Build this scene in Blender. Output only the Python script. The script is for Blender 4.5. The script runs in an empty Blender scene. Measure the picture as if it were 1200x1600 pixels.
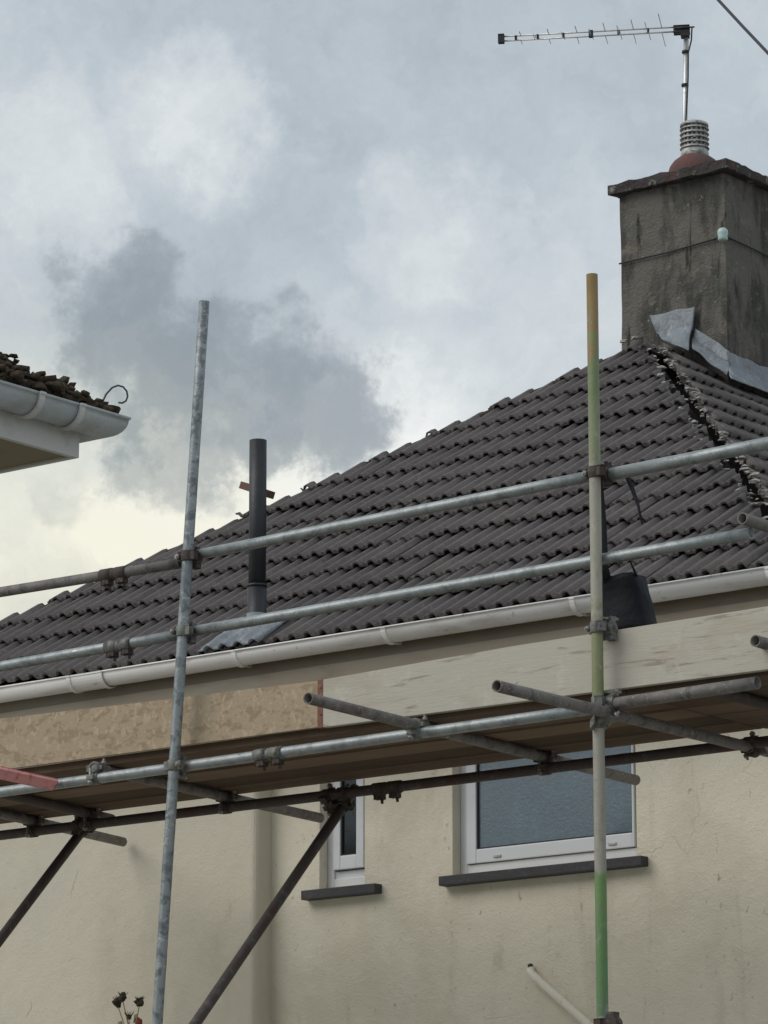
import bpy, bmesh, math, random
from mathutils import Vector, Matrix, noise

random.seed(7)
SC = bpy.context.scene
COL = SC.collection
V = Vector
PI = math.pi
def rad(a): return math.radians(a)

# ---------------------------------------------------------------- camera
cam_data = bpy.data.cameras.new('camera')
cam = bpy.data.objects.new('camera', cam_data)
COL.objects.link(cam)
cam_data.sensor_fit = 'VERTICAL'
cam_data.sensor_height = 36.0
cam_data.lens = 136.1
cam_data.clip_start = 0.1
cam_data.clip_end = 2000
Rv = V((0.78477637, 0.61977903, 0.0))
Uv = V((0.13941995, -0.17653627, 0.97437006))
Fv = V((-0.60389414, 0.7646626, 0.22495105))
M = Matrix((Rv, Uv, -Fv)).transposed().to_4x4()
M.translation = V((9.045, -12.8705, 1.6))
cam.matrix_world = M
SC.camera = cam

# ---------------------------------------------------------------- sky
SUN_EL, SUN_AZ = rad(40), rad(215)      # azimuth measured clockwise from +Y
world = bpy.data.worlds.new('World')
SC.world = world
world.use_nodes = True
nt = world.node_tree
nt.nodes.clear()
def N(t, kind, **kw):
    n = t.nodes.new(kind)
    for k, v in kw.items(): setattr(n, k, v)
    return n
def math_n(t, op, a, b=None, clamp=False):
    n = N(t, 'ShaderNodeMath', operation=op, use_clamp=clamp)
    for i, x in enumerate((a, b)):
        if x is None: continue
        if isinstance(x, (int, float)): n.inputs[i].default_value = x
        else: t.links.new(x, n.inputs[i])
    return n.outputs[0]
def vmath(t, op, a, b=None, scale=None):
    n = N(t, 'ShaderNodeVectorMath', operation=op)
    for i, x in enumerate((a, b)):
        if x is None: continue
        if isinstance(x, (tuple, list, Vector)): n.inputs[i].default_value = x
        else: t.links.new(x, n.inputs[i])
    if scale is not None: n.inputs['Scale'].default_value = scale
    return n
def noise_n(t, vec, scale, detail=4, rough=0.55, dist=0.0):
    n = N(t, 'ShaderNodeTexNoise')
    n.inputs['Scale'].default_value = scale
    n.inputs['Detail'].default_value = detail
    n.inputs['Roughness'].default_value = rough
    n.inputs['Distortion'].default_value = dist
    if vec is not None: t.links.new(vec, n.inputs['Vector'])
    return n
def ramp_n(t, fac, stops, interp='LINEAR'):
    n = N(t, 'ShaderNodeValToRGB')
    n.color_ramp.interpolation = interp
    e = n.color_ramp.elements
    while len(e) < len(stops): e.new(0.5)
    for i, (p, c) in enumerate(stops):
        e[i].position = p
        e[i].color = (*c, 1) if len(c) == 3 else c
    t.links.new(fac, n.inputs['Fac'])
    return n.outputs['Color']

out = N(nt, 'ShaderNodeOutputWorld')
bg = N(nt, 'ShaderNodeBackground')
bg.inputs['Strength'].default_value = 0.1
sky = N(nt, 'ShaderNodeTexSky', sky_type='NISHITA')
sky.sun_disc = False
sky.sun_elevation = SUN_EL
sky.sun_rotation = SUN_AZ
tc = N(nt, 'ShaderNodeTexCoord')
gen = tc.outputs['Generated']
# wisps: the direction is warped by noise before the cloud banks are looked up
w1 = noise_n(nt, gen, 40, 8, 0.62)
off = vmath(nt, 'SUBTRACT', w1.outputs['Color'], (0.5, 0.5, 0.5))
off = vmath(nt, 'SCALE', off.outputs[0], scale=0.056)
wd = vmath(nt, 'ADD', gen, off.outputs[0]).outputs[0]
n_big = noise_n(nt, gen, 17, 4, 0.5).outputs['Fac']
n_mid = noise_n(nt, wd, 52, 9, 0.58).outputs['Fac']
val = math_n(nt, 'MULTIPLY_ADD', n_big, 0.26)
nt.nodes[-1].inputs[2].default_value = 0.43
t2 = math_n(nt, 'MULTIPLY_ADD', n_mid, 0.34)
nt.nodes[-1].inputs[2].default_value = -0.17
val = math_n(nt, 'ADD', val, t2)
DARK = [
((-0.6458, 0.7114, 0.2771), 0.0192, 0.75), ((-0.6498, 0.7138, 0.2612), 0.0176, 0.7),
((-0.6335, 0.7276, 0.2631), 0.0208, 0.75), ((-0.6208, 0.7407, 0.2569), 0.0192, 0.75),
((-0.6103, 0.7515, 0.2506), 0.0170, 0.7), ((-0.6416, 0.7272, 0.2439), 0.0176, 0.6),
((-0.6400, 0.7240, 0.2520), 0.0190, 0.7), ((-0.6280, 0.7345, 0.2500), 0.0170, 0.65), ((-0.6617, 0.7129, 0.2323), 0.0120, 0.36)]
SOFT = [((-0.5876, 0.7335, 0.3416), 0.0673, -0.13), ((-0.6070, 0.7367, 0.2981), 0.0273, -0.12), ((-0.5251, 0.7838, 0.3315), 0.0481, -0.07),
((-0.6236, 0.7127, 0.3212), 0.0190, 0.26), ((-0.6180, 0.7180, 0.3195), 0.0150, 0.16), ((-0.6556, 0.6873, 0.3126), 0.0190, 0.22),
((-0.5870, 0.7539, 0.2950), 0.0170, 0.15), ((-0.5759, 0.7718, 0.2697), 0.0430, 0.15),
((-0.6383, 0.7363, 0.2247), 0.0260, 0.38), ((-0.6067, 0.7575, 0.2410), 0.0200, 0.30), ((-0.6225, 0.7470, 0.2330), 0.0180, 0.25),
((-0.5930, 0.7655, 0.2490), 0.0160, 0.18), ((-0.6770, 0.7060, 0.2079), 0.0450, 0.38)]
def blob(c, r, w, hi, lo):
    d = vmath(nt, 'DISTANCE', wd, c).outputs['Value']
    m = N(nt, 'ShaderNodeMapRange', interpolation_type='SMOOTHERSTEP')
    m.inputs['From Min'].default_value = r * hi
    m.inputs['From Max'].default_value = r * lo
    m.inputs['To Min'].default_value = 0
    m.inputs['To Max'].default_value = w
    nt.links.new(d, m.inputs['Value'])
    return m.outputs[0]
for c, r, w in SOFT: val = math_n(nt, 'ADD', val, blob(c, r, w * 0.72, 1.7, 0.25))
cl = ramp_n(nt, val, [(0.0, (0.30, 0.345, 0.39)), (0.28, (0.39, 0.44, 0.49)), (0.52, (0.53, 0.59, 0.64)),
                      (0.70, (0.67, 0.72, 0.745)), (0.95, (0.92, 0.94, 0.93))])
dk = None
for c, r, w in DARK:
    o_ = blob(c, r, w, 1.65, 0.35)
    dk = o_ if dk is None else math_n(nt, 'MAXIMUM', dk, o_)
edge = math_n(nt, 'MULTIPLY_ADD', n_mid, 0.70); nt.nodes[-1].inputs[2].default_value = -0.35
dk = math_n(nt, 'ADD', dk, edge)
mk = N(nt, 'ShaderNodeMapRange', interpolation_type='SMOOTHSTEP')
mk.inputs['From Min'].default_value = 0.16; mk.inputs['From Max'].default_value = 0.80; mk.inputs['To Max'].default_value = 0.9
nt.links.new(dk, mk.inputs['Value'])
dcol = ramp_n(nt, n_mid, [(0.34, (0.235, 0.28, 0.33)), (0.66, (0.355, 0.405, 0.455))])
md = N(nt, 'ShaderNodeMix', data_type='RGBA')
nt.links.new(mk.outputs[0], md.inputs['Factor']); nt.links.new(cl, md.inputs['A']); nt.links.new(dcol, md.inputs['B'])
cl = md.outputs['Result']
# the low western sky is warmer
dw = vmath(nt, 'DISTANCE', wd, (-0.672, 0.722, 0.185)).outputs['Value']
mw = N(nt, 'ShaderNodeMapRange', interpolation_type='SMOOTHSTEP')
mw.inputs['From Min'].default_value = 0.125
mw.inputs['From Max'].default_value = 0.02
nt.links.new(dw, mw.inputs['Value'])
mx = N(nt, 'ShaderNodeMix', data_type='RGBA', blend_type='MULTIPLY')
nt.links.new(mw.outputs[0], mx.inputs['Factor'])
nt.links.new(cl, mx.inputs['A'])
mx.inputs['B'].default_value = (1.05, 1.0, 0.84, 1)
sc10 = vmath(nt, 'SCALE', mx.outputs['Result'], scale=10.0).outputs[0]
mx2 = N(nt, 'ShaderNodeMix', data_type='RGBA')
mx2.inputs['Factor'].default_value = 0.94
nt.links.new(sky.outputs[0], mx2.inputs['A'])
nt.links.new(sc10, mx2.inputs['B'])
nt.links.new(mx2.outputs['Result'], bg.inputs['Color'])
nt.links.new(bg.outputs[0], out.inputs['Surface'])

# ---------------------------------------------------------------- sun behind thin cloud
sd = bpy.data.lights.new('sun', 'SUN')
sd.energy = 1.5
sd.angle = rad(42)
sd.color = (1.0, 0.95, 0.88)
sun = bpy.data.objects.new('sun', sd)
COL.objects.link(sun)
sdir = V((math.sin(SUN_AZ) * math.cos(SUN_EL), math.cos(SUN_AZ) * math.cos(SUN_EL), math.sin(SUN_EL)))
sun.rotation_euler = sdir.to_track_quat('Z', 'Y').to_euler()
sun.location = (-20, -10, 30)

SC.view_settings.view_transform = 'Standard'
SC.view_settings.look = 'None'
SC.view_settings.gamma = 1
SC.view_settings.use_curve_mapping = False
SC.view_settings.exposure = 0.0

# ---------------------------------------------------------------- materials
def mat(name, base, rough=0.75, metal=0.0, layers=(), bumps=(), rnd=0.0, spec=0.5, zramp=None, cracks=None):
    """layers: (colour, scale, lo, hi, amount, stretch); bumps: (scale, distance, stretch)"""
    m = bpy.data.materials.new(name)
    m.use_nodes = True
    t = m.node_tree
    b = t.nodes['Principled BSDF']
    b.inputs['Roughness'].default_value = rough
    b.inputs['Metallic'].default_value = metal
    b.inputs['Specular IOR Level'].default_value = spec
    g = N(t, 'ShaderNodeNewGeometry').outputs['Position']
    oi = N(t, 'ShaderNodeObjectInfo')
    if zramp:
        sx = N(t, 'ShaderNodeSeparateXYZ'); t.links.new(g, sx.inputs[0])
        nz = noise_n(t, g, 14, 5, 0.65).outputs['Fac']
        z = math_n(t, 'MULTIPLY_ADD', nz, 0.5); t.nodes[-1].inputs[2].default_value = -0.25
        z = math_n(t, 'ADD', z, sx.outputs['Z'])
        z0, z1, stops = zramp
        z = math_n(t, 'SUBTRACT', z, z0)
        z = math_n(t, 'DIVIDE', z, z1 - z0, True)
        col = ramp_n(t, z, stops)
    else:
        rgb = N(t, 'ShaderNodeRGB'); rgb.outputs[0].default_value = (*base, 1)
        col = rgb.outputs[0]
    for (c, s, lo, hi, amt, st) in layers:
        mp = vmath(t, 'MULTIPLY', g, st).outputs[0]
        f = noise_n(t, mp, s, 5, 0.62, 0.4).outputs['Fac']
        mr = N(t, 'ShaderNodeMapRange', interpolation_type='SMOOTHSTEP')
        mr.inputs['From Min'].default_value = lo
        mr.inputs['From Max'].default_value = hi
        mr.inputs['To Max'].default_value = amt
        t.links.new(f, mr.inputs['Value'])
        mxn = N(t, 'ShaderNodeMix', data_type='RGBA')
        t.links.new(mr.outputs[0], mxn.inputs['Factor'])
        t.links.new(col, mxn.inputs['A'])
        mxn.inputs['B'].default_value = (*c, 1)
        col = mxn.outputs['Result']
    crk = None
    if cracks:
        cs, cw, ca, cc, lo = cracks
        wn = noise_n(t, g, 3.0, 4, 0.5)
        wv = vmath(t, 'SCALE', vmath(t, 'SUBTRACT', wn.outputs['Color'], (.5, .5, .5)).outputs[0], scale=0.30).outputs[0]
        vv = N(t, 'ShaderNodeTexVoronoi', feature='DISTANCE_TO_EDGE')
        vv.inputs['Scale'].default_value = cs
        t.links.new(vmath(t, 'ADD', g, wv).outputs[0], vv.inputs['Vector'])
        mr = N(t, 'ShaderNodeMapRange'); mr.inputs['From Min'].default_value = cw; mr.inputs['From Max'].default_value = cw * 0.3
        t.links.new(vv.outputs['Distance'], mr.inputs['Value'])
        mk = N(t, 'ShaderNodeMapRange'); mk.inputs['From Min'].default_value = lo; mk.inputs['From Max'].default_value = lo + .06
        mk.inputs['To Max'].default_value = ca
        t.links.new(noise_n(t, g, 2.3, 3, .6).outputs['Fac'], mk.inputs['Value'])
        crk = math_n(t, 'MULTIPLY', mr.outputs[0], mk.outputs[0], True)
        mxn = N(t, 'ShaderNodeMix', data_type='RGBA')
        t.links.new(crk, mxn.inputs['Factor']); t.links.new(col, mxn.inputs['A'])
        mxn.inputs['B'].default_value = (*cc, 1)
        col = mxn.outputs['Result']
    if rnd:
        hv = N(t, 'ShaderNodeHueSaturation')
        k = math_n(t, 'MULTIPLY_ADD', oi.outputs['Random'], rnd)
        t.nodes[-1].inputs[2].default_value = 1 - rnd / 2
        t.links.new(k, hv.inputs['Value'])
        t.links.new(col, hv.inputs['Color'])
        col = hv.outputs[0]
    t.links.new(col, b.inputs['Base Color'])
    prev = None
    for (s, dist, st) in bumps:
        mp = vmath(t, 'MULTIPLY', g, st).outputs[0]
        f = noise_n(t, mp, s, 4, 0.6).outputs['Fac']
        bn = N(t, 'ShaderNodeBump')
        bn.inputs['Strength'].default_value = 1.0
        bn.inputs['Distance'].default_value = dist
        t.links.new(f, bn.inputs['Height'])
        if prev: t.links.new(prev, bn.inputs['Normal'])
        prev = bn.outputs[0]
    if crk is not None:
        bn = N(t, 'ShaderNodeBump', invert=True); bn.inputs['Distance'].default_value = 0.006
        t.links.new(crk, bn.inputs['Height'])
        if prev: t.links.new(prev, bn.inputs['Normal'])
        prev = bn.outputs[0]
    if prev: t.links.new(prev, b.inputs['Normal'])
    return m
I3 = (1, 1, 1)
M_wall = mat('cream_roughcast', (0.77, 0.715, 0.585), 0.92,
    layers=[((0.62, 0.56, 0.44), 2.2, 0.48, 0.78, 0.5, (1, 1, 0.6)), ((0.77, 0.735, 0.63), 1.3, 0.5, 0.8, 0.6, I3),
            ((0.36, 0.32, 0.23), 5.0, 0.60, 0.80, 0.45, (1, 1, 0.7)), ((0.24, 0.22, 0.16), 30, 0.635, 0.74, 0.6, (1, 1, 0.7)),
            ((0.64, 0.61, 0.52), 90, 0.58, 0.72, 0.4, I3), ((0.50, 0.455, 0.35), 3.0, 0.54, 0.76, 0.4, (2.2, 1, 0.25)), ((0.56, 0.51, 0.39), 0.9, 0.52, 0.66, 0.4, I3)],
    bumps=[(3, 0.02, I3), (60, 0.0028, I3), (170, 0.0045, I3)], spec=0.25, cracks=(2.6, 0.012, 0.16, (0.36, 0.33, 0.26), 0.57))
M_wall_smooth = mat('cream_smoother_render', (0.63, 0.585, 0.475), 0.9,
    layers=[((0.45, 0.40, 0.295), 1.8, 0.45, 0.75, 0.7, (1, 1, 0.5)), ((0.30, 0.265, 0.18), 6.0, 0.62, 0.82, 0.4, (1, 1, 0.5)),
            ((0.56, 0.54, 0.47), 1.1, 0.52, 0.75, 0.6, I3), ((0.52, 0.49, 0.42), 80, 0.58, 0.72, 0.35, I3)],
    bumps=[(3, 0.015, I3), (60, 0.0025, I3), (170, 0.0035, I3)], spec=0.25, cracks=(1.1, 0.005, 0.3, (0.26, 0.23, 0.17), 0.60))
M_tile = mat('brown_concrete_tile', (0.083, 0.071, 0.070), 0.68,
    layers=[((0.135, 0.125, 0.122), 26, 0.50, 0.72, 0.7, I3), ((0.048, 0.040, 0.044), 9, 0.52, 0.75, 0.7, I3),
            ((0.105, 0.098, 0.092), 3, 0.54, 0.72, 0.45, I3)],
    bumps=[(120, 0.003, I3)], rnd=0.26, spec=0.5)
M_felt = mat('dark_roofing_felt', (0.010, 0.009, 0.009), 0.95)
M_moss_tile = mat('mossy_old_tile', (0.085, 0.066, 0.048), 0.95,
    layers=[((0.15, 0.12, 0.085), 22, 0.5, 0.68, 0.8, I3), ((0.03, 0.026, 0.016), 13, 0.5, 0.7, 0.85, I3),
            ((0.065, 0.062, 0.024), 18, 0.56, 0.7, 0.7, I3)],
    bumps=[(45, 0.02, I3), (140, 0.008, I3)], rnd=0.4, spec=0.2)
M_mortar = mat('pale_broken_mortar', (0.37, 0.345, 0.32), 0.95,
    layers=[((0.20, 0.18, 0.16), 30, 0.45, 0.7, 0.8, I3)], bumps=[(60, 0.01, I3)])
M_white = mat('white_upvc', (0.66, 0.675, 0.70), 0.38,
    layers=[((0.46, 0.45, 0.42), 6, 0.55, 0.8, 0.5, (0.6, 1, 1)), ((0.40, 0.38, 0.33), 40, 0.62, 0.8, 0.5, I3)])
M_gutter = mat('white_gutter_plastic', (0.84, 0.83, 0.81), 0.4,
    layers=[((0.46, 0.43, 0.37), 5, 0.48, 0.74, 0.6, (0.5, 2, 2)), ((0.26, 0.22, 0.16), 26, 0.60, 0.74, 0.6, (0.5, 1, 1))])
M_oldgutter = mat('weathered_grey_gutter', (0.40, 0.43, 0.44), 0.6,
    layers=[((0.27, 0.28, 0.26), 8, 0.45, 0.75, 0.7, I3), ((0.17, 0.16, 0.13), 22, 0.60, 0.8, 0.6, I3)], bumps=[(70, 0.002, I3)])
M_oldwhite = mat('weathered_white_board', (0.50, 0.50, 0.49), 0.7,
    layers=[((0.28, 0.265, 0.24), 8, 0.5, 0.75, 0.7, I3)], bumps=[(60, 0.002, I3)])
M_soffit = mat('brown_soffit', (0.23, 0.19, 0.125), 0.85, layers=[((0.12, 0.07, 0.05), 5, 0.5, 0.72, 0.9, I3)])
M_fascia = mat('beige_fascia_paint', (0.26, 0.225, 0.17), 0.7,
    layers=[((0.17, 0.13, 0.09), 7, 0.5, 0.75, 0.6, (0.3, 1, 1.5)), ((0.34, 0.32, 0.27), 4, 0.5, 0.75, 0.6, (0.3, 1, 1.5))])
M_glass = mat('frosted_window_glass', (0.155, 0.205, 0.24), 0.14,
    layers=[((0.18, 0.25, 0.30), 4, 0.42, 0.68, 0.7, (1, 1, .6)), ((0.12, 0.16, 0.19), 45, 0.5, 0.66, 0.35, I3), ((0.085, 0.125, 0.155), 2.2, 0.5, 0.7, 0.6, I3)], bumps=[(70, 0.0015, I3)], spec=0.9)
M_glass_dark = mat('dark_window_glass', (0.022, 0.03, 0.034), 0.08, bumps=[(30, 0.0006, I3)], spec=0.7)
M_gasket = mat('black_rubber', (0.012, 0.012, 0.014), 0.6)
M_sill = mat('black_painted_sill', (0.035, 0.035, 0.042), 0.65,
    layers=[((0.075, 0.07, 0.068), 18, 0.5, 0.75, 0.7, I3)], bumps=[(60, 0.003, I3)])
M_chim = mat('sooty_chimney_render', (0.148, 0.138, 0.122), 0.95,
    layers=[((0.060, 0.060, 0.055), 3.5, 0.44, 0.62, 0.9, (1.6, 1.6, 0.55)), ((0.19, 0.175, 0.14), 11, 0.55, 0.70, 0.8, (1, 1, 0.8)),
            ((0.038, 0.036, 0.034), 8, 0.57, 0.66, 0.9, (1.5, 1.5, 0.22)), ((0.10, 0.115, 0.095), 5, 0.55, 0.72, 0.7, I3),
            ((0.30, 0.27, 0.22), 30, 0.64, 0.72, 0.8, I3)],
    bumps=[(8, 0.02, I3), (60, 0.012, I3)], spec=0.2)
M_cap = mat('lichened_cap_mortar', (0.062, 0.058, 0.056), 0.95,
    layers=[((0.26, 0.25, 0.225), 20, 0.56, 0.68, 0.85, I3), ((0.12, 0.060, 0.055), 5, 0.55, 0.7, 0.7, I3)],
    bumps=[(35, 0.02, I3)], spec=0.2)
M_brick_edge = mat('exposed_red_brick', (0.135, 0.095, 0.085), 0.9,
    layers=[((0.20, 0.18, 0.16), 20, 0.55, 0.72, 0.8, I3), ((0.12, 0.11, 0.09), 8, 0.42, 0.6, 0.9, I3)], bumps=[(60, 0.01, I3)])
M_terra = mat('terracotta_pot', (0.125, 0.055, 0.047), 0.85,
    layers=[((0.075, 0.055, 0.05), 8, 0.45, 0.7, 0.85, I3)], bumps=[(50, 0.006, I3)])
M_lead = mat('grey_lead', (0.20, 0.225, 0.25), 0.55, 0.0,
    layers=[((0.11, 0.13, 0.15), 9, 0.45, 0.7, 0.8, (1, 1, 0.5)), ((0.34, 0.36, 0.37), 18, 0.55, 0.70, 0.8, (1, 1, .35))],
    bumps=[(14, 0.02, I3)], spec=0.5)
M_galv = mat('galvanised_tube', (0.31, 0.34, 0.345), 0.48, 0.55,
    layers=[((0.16, 0.185, 0.19), 16, 0.42, 0.70, 0.8, (1, 1, 1)), ((0.16, 0.13, 0.11), 9, 0.60, 0.78, 0.6, I3),
            ((0.50, 0.52, 0.52), 38, 0.58, 0.74, 0.5, I3), ((0.62, 0.60, 0.56), 70, 0.655, 0.70, 0.8, (.35, 1, 1)), ((0.10, 0.075, 0.06), 60, 0.66, 0.71, 0.8, I3)], bumps=[(90, 0.0015, I3)])
M_galv_pat = mat('blotched_galvanised_tube', (0.30, 0.33, 0.34), 0.5, 0.5,
    layers=[((0.10, 0.118, 0.13), 24, 0.46, 0.60, 0.7, (1, 1, 0.9)), ((0.52, 0.55, 0.55), 30, 0.56, 0.68, 0.7, (0.6, 0.6, 1.3)),
            ((0.16, 0.19, 0.21), 5, 0.5, 0.7, 0.6, I3)], bumps=[(90, 0.0015, I3)])
M_dark_tube = mat('dark_rusty_tube', (0.075, 0.060, 0.056), 0.7, 0.2,
    layers=[((0.15, 0.145, 0.14), 18, 0.52, 0.72, 0.7, I3), ((0.085, 0.035, 0.03), 7, 0.5, 0.7, 0.7, I3)], bumps=[(80, 0.002, I3)])
M_tan_tube = mat('muddy_grey_tube', (0.185, 0.172, 0.162), 0.65, 0.2,
    layers=[((0.08, 0.07, 0.068), 14, 0.45, 0.68, 0.8, I3), ((0.15, 0.06, 0.05), 4, 0.58, 0.72, 0.6, I3),
            ((0.36, 0.35, 0.33), 40, 0.56, 0.72, 0.6, I3), ((0.52, 0.50, 0.46), 60, 0.65, 0.70, 0.8, I3)], bumps=[(80, 0.002, I3)])
_za, _zb = 2.6, 6.4
def zz(v): return (v - _za) / (_zb - _za)
M_paint_std = mat('patchy_painted_tube', (0.3, 0.3, 0.25), 0.6, 0.0,
    layers=[((0.20, 0.185, 0.155), 30, 0.52, 0.72, 0.6, (1, 1, 0.5)), ((0.50, 0.48, 0.40), 26, 0.60, 0.76, 0.5, (1, 1, 0.4))],
    bumps=[(80, 0.002, I3)],
    zramp=(_za, _zb, [(0.0, (0.30, 0.30, 0.28)), (zz(3.12), (0.30, 0.30, 0.28)), (zz(3.17), (0.10, 0.215, 0.085)), (zz(3.45), (0.12, 0.235, 0.09)),
        (zz(3.70), (0.15, 0.27, 0.085)), (zz(3.76), (0.33, 0.315, 0.27)), (zz(4.36), (0.36, 0.345, 0.29)), (zz(4.45), (0.20, 0.225, 0.11)),
        (zz(4.74), (0.24, 0.255, 0.14)), (zz(4.82), (0.38, 0.365, 0.30)), (zz(5.42), (0.34, 0.33, 0.27)), (zz(5.50), (0.25, 0.27, 0.17)),
        (zz(5.80), (0.17, 0.22, 0.10)), (zz(5.90), (0.15, 0.20, 0.09)), (zz(5.95), (0.235, 0.165, 0.06)), (zz(6.3), (0.19, 0.125, 0.04))]))
M_coupler = mat('dirty_steel_coupler', (0.19, 0.195, 0.18), 0.6, 0.4,
    layers=[((0.06, 0.05, 0.044), 22, 0.45, 0.66, 0.9, I3)], bumps=[(70, 0.003, I3)])
M_coupler_rust = mat('rusty_coupler', (0.070, 0.055, 0.048), 0.8, 0.2,
    layers=[((0.16, 0.14, 0.125), 24, 0.52, 0.7, 0.7, I3)], bumps=[(70, 0.003, I3)])
M_bolt = mat('bolt_steel', (0.30, 0.30, 0.29), 0.5, 0.5, layers=[((0.07, 0.06, 0.05), 40, 0.45, 0.65, 0.8, I3)])
M_osb = mat('osb_board', (0.40, 0.32, 0.225), 0.85,
    layers=[((0.28, 0.215, 0.14), 18, 0.50, 0.58, 0.7, (0.8, 1, 1.6)), ((0.50, 0.40, 0.29), 24, 0.54, 0.62, 0.75, (1.4, 1, 0.9)),
            ((0.24, 0.175, 0.12), 36, 0.62, 0.70, 0.6, (1, 1, 1.5))], bumps=[(30, 0.004, I3)], spec=0.25)
M_timber = mat('pale_scaffold_timber', (0.49, 0.46, 0.395), 0.85,
    layers=[((0.41, 0.36, 0.29), 4, 0.48, 0.72, 0.6, (0.6, 1, 2.5)), ((0.26, 0.22, 0.175), 7, 0.585, 0.70, 0.75, (0.5, 1, 4)), ((0.17, 0.14, 0.11), 15, 0.68, 0.74, 0.8, (0.7, 1, 1.6)), ((0.56, 0.53, 0.46), 9, 0.55, 0.7, 0.6, I3),
            ((0.34, 0.335, 0.30), 12, 0.60, 0.76, 0.5, I3)], bumps=[(30, 0.0015, (0.5, 1, 4))], spec=0.25)
M_deck = mat('grimy_deck_timber', (0.135, 0.095, 0.066), 0.9,
    layers=[((0.10, 0.07, 0.05), 4, 0.45, 0.7, 0.75, (0.5, 4, 1)), ((0.20, 0.155, 0.11), 7, 0.56, 0.75, 0.6, (0.4, 4, 1))],
    bumps=[(20, 0.004, (0.3, 5, 1))], rnd=0.8, spec=0.2)
M_band = mat('rusty_red_band', (0.19, 0.085, 0.06), 0.8, 0.1, layers=[((0.33, 0.16, 0.11), 40, 0.5, 0.68, 0.8, I3)])
M_pink = mat('faded_pink_paint', (0.72, 0.34, 0.33), 0.7, layers=[((0.45, 0.10, 0.09), 26, 0.52, 0.7, 0.8, I3), ((0.55, 0.30, 0.25), 40, 0.62, 0.72, 0.8, I3)])
M_pink_end = mat('dark_red_end', (0.25, 0.035, 0.04), 0.75)
M_blackbag = mat('black_plastic_sheet', (0.006, 0.007, 0.011), 0.6,
    layers=[((0.015, 0.018, 0.025), 12, 0.5, 0.72, 0.7, I3)], bumps=[(11, 0.010, I3)], spec=0.2)
M_strap = mat('black_strap', (0.012, 0.012, 0.018), 0.7)
M_vent = mat('black_soil_pipe', (0.017, 0.019, 0.024), 0.5,
    layers=[((0.05, 0.043, 0.042), 9, 0.5, 0.75, 0.7, (1, 1, 0.35)), ((0.009, 0.013, 0.017), 5, 0.5, 0.7, 0.8, I3)], bumps=[(50, 0.002, I3)])
M_alu = mat('dull_aluminium', (0.62, 0.63, 0.63), 0.42, 0.6, layers=[((0.28, 0.28, 0.27), 30, 0.5, 0.7, 0.6, I3)])
M_cowl = mat('weathered_cowl_metal', (0.46, 0.46, 0.45), 0.55, 0.35,
    layers=[((0.13, 0.125, 0.12), 30, 0.45, 0.66, 0.8, I3)], bumps=[(60, 0.003, I3)])
M_blackplast = mat('black_plastic', (0.016, 0.016, 0.018), 0.5)
M_cable = mat('black_cable', (0.02, 0.021, 0.024), 0.6)
M_ceramic = mat('pale_green_ceramic', (0.42, 0.56, 0.54), 0.35)
M_wire = mat('dark_wire', (0.035, 0.045, 0.06), 0.5)
M_creampipe = mat('cream_painted_pipe', (0.78, 0.74, 0.62), 0.7, layers=[((0.40, 0.36, 0.27), 14, 0.5, 0.72, 0.7, I3)])
M_seed = mat('dry_seed_head', (0.030, 0.023, 0.013), 0.95, layers=[((0.10, 0.075, 0.035), 90, 0.5, 0.7, 0.6, I3)])
M_stem = mat('dry_stem', (0.20, 0.17, 0.10), 0.9)
M_petal = mat('withered_red_petal', (0.16, 0.035, 0.028), 0.9)
M_batten = mat('red_brown_batten', (0.15, 0.085, 0.06), 0.85, layers=[((0.10, 0.055, 0.04), 20, 0.45, 0.7, 0.8, I3)])
M_ground = mat('pale_concrete_ground', (0.34, 0.32, 0.28), 0.95, layers=[((0.24, 0.23, 0.19), 1.5, 0.45, 0.7, 0.8, I3), ((0.40, 0.38, 0.34), 4, 0.55, 0.75, 0.6, I3)])

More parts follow.
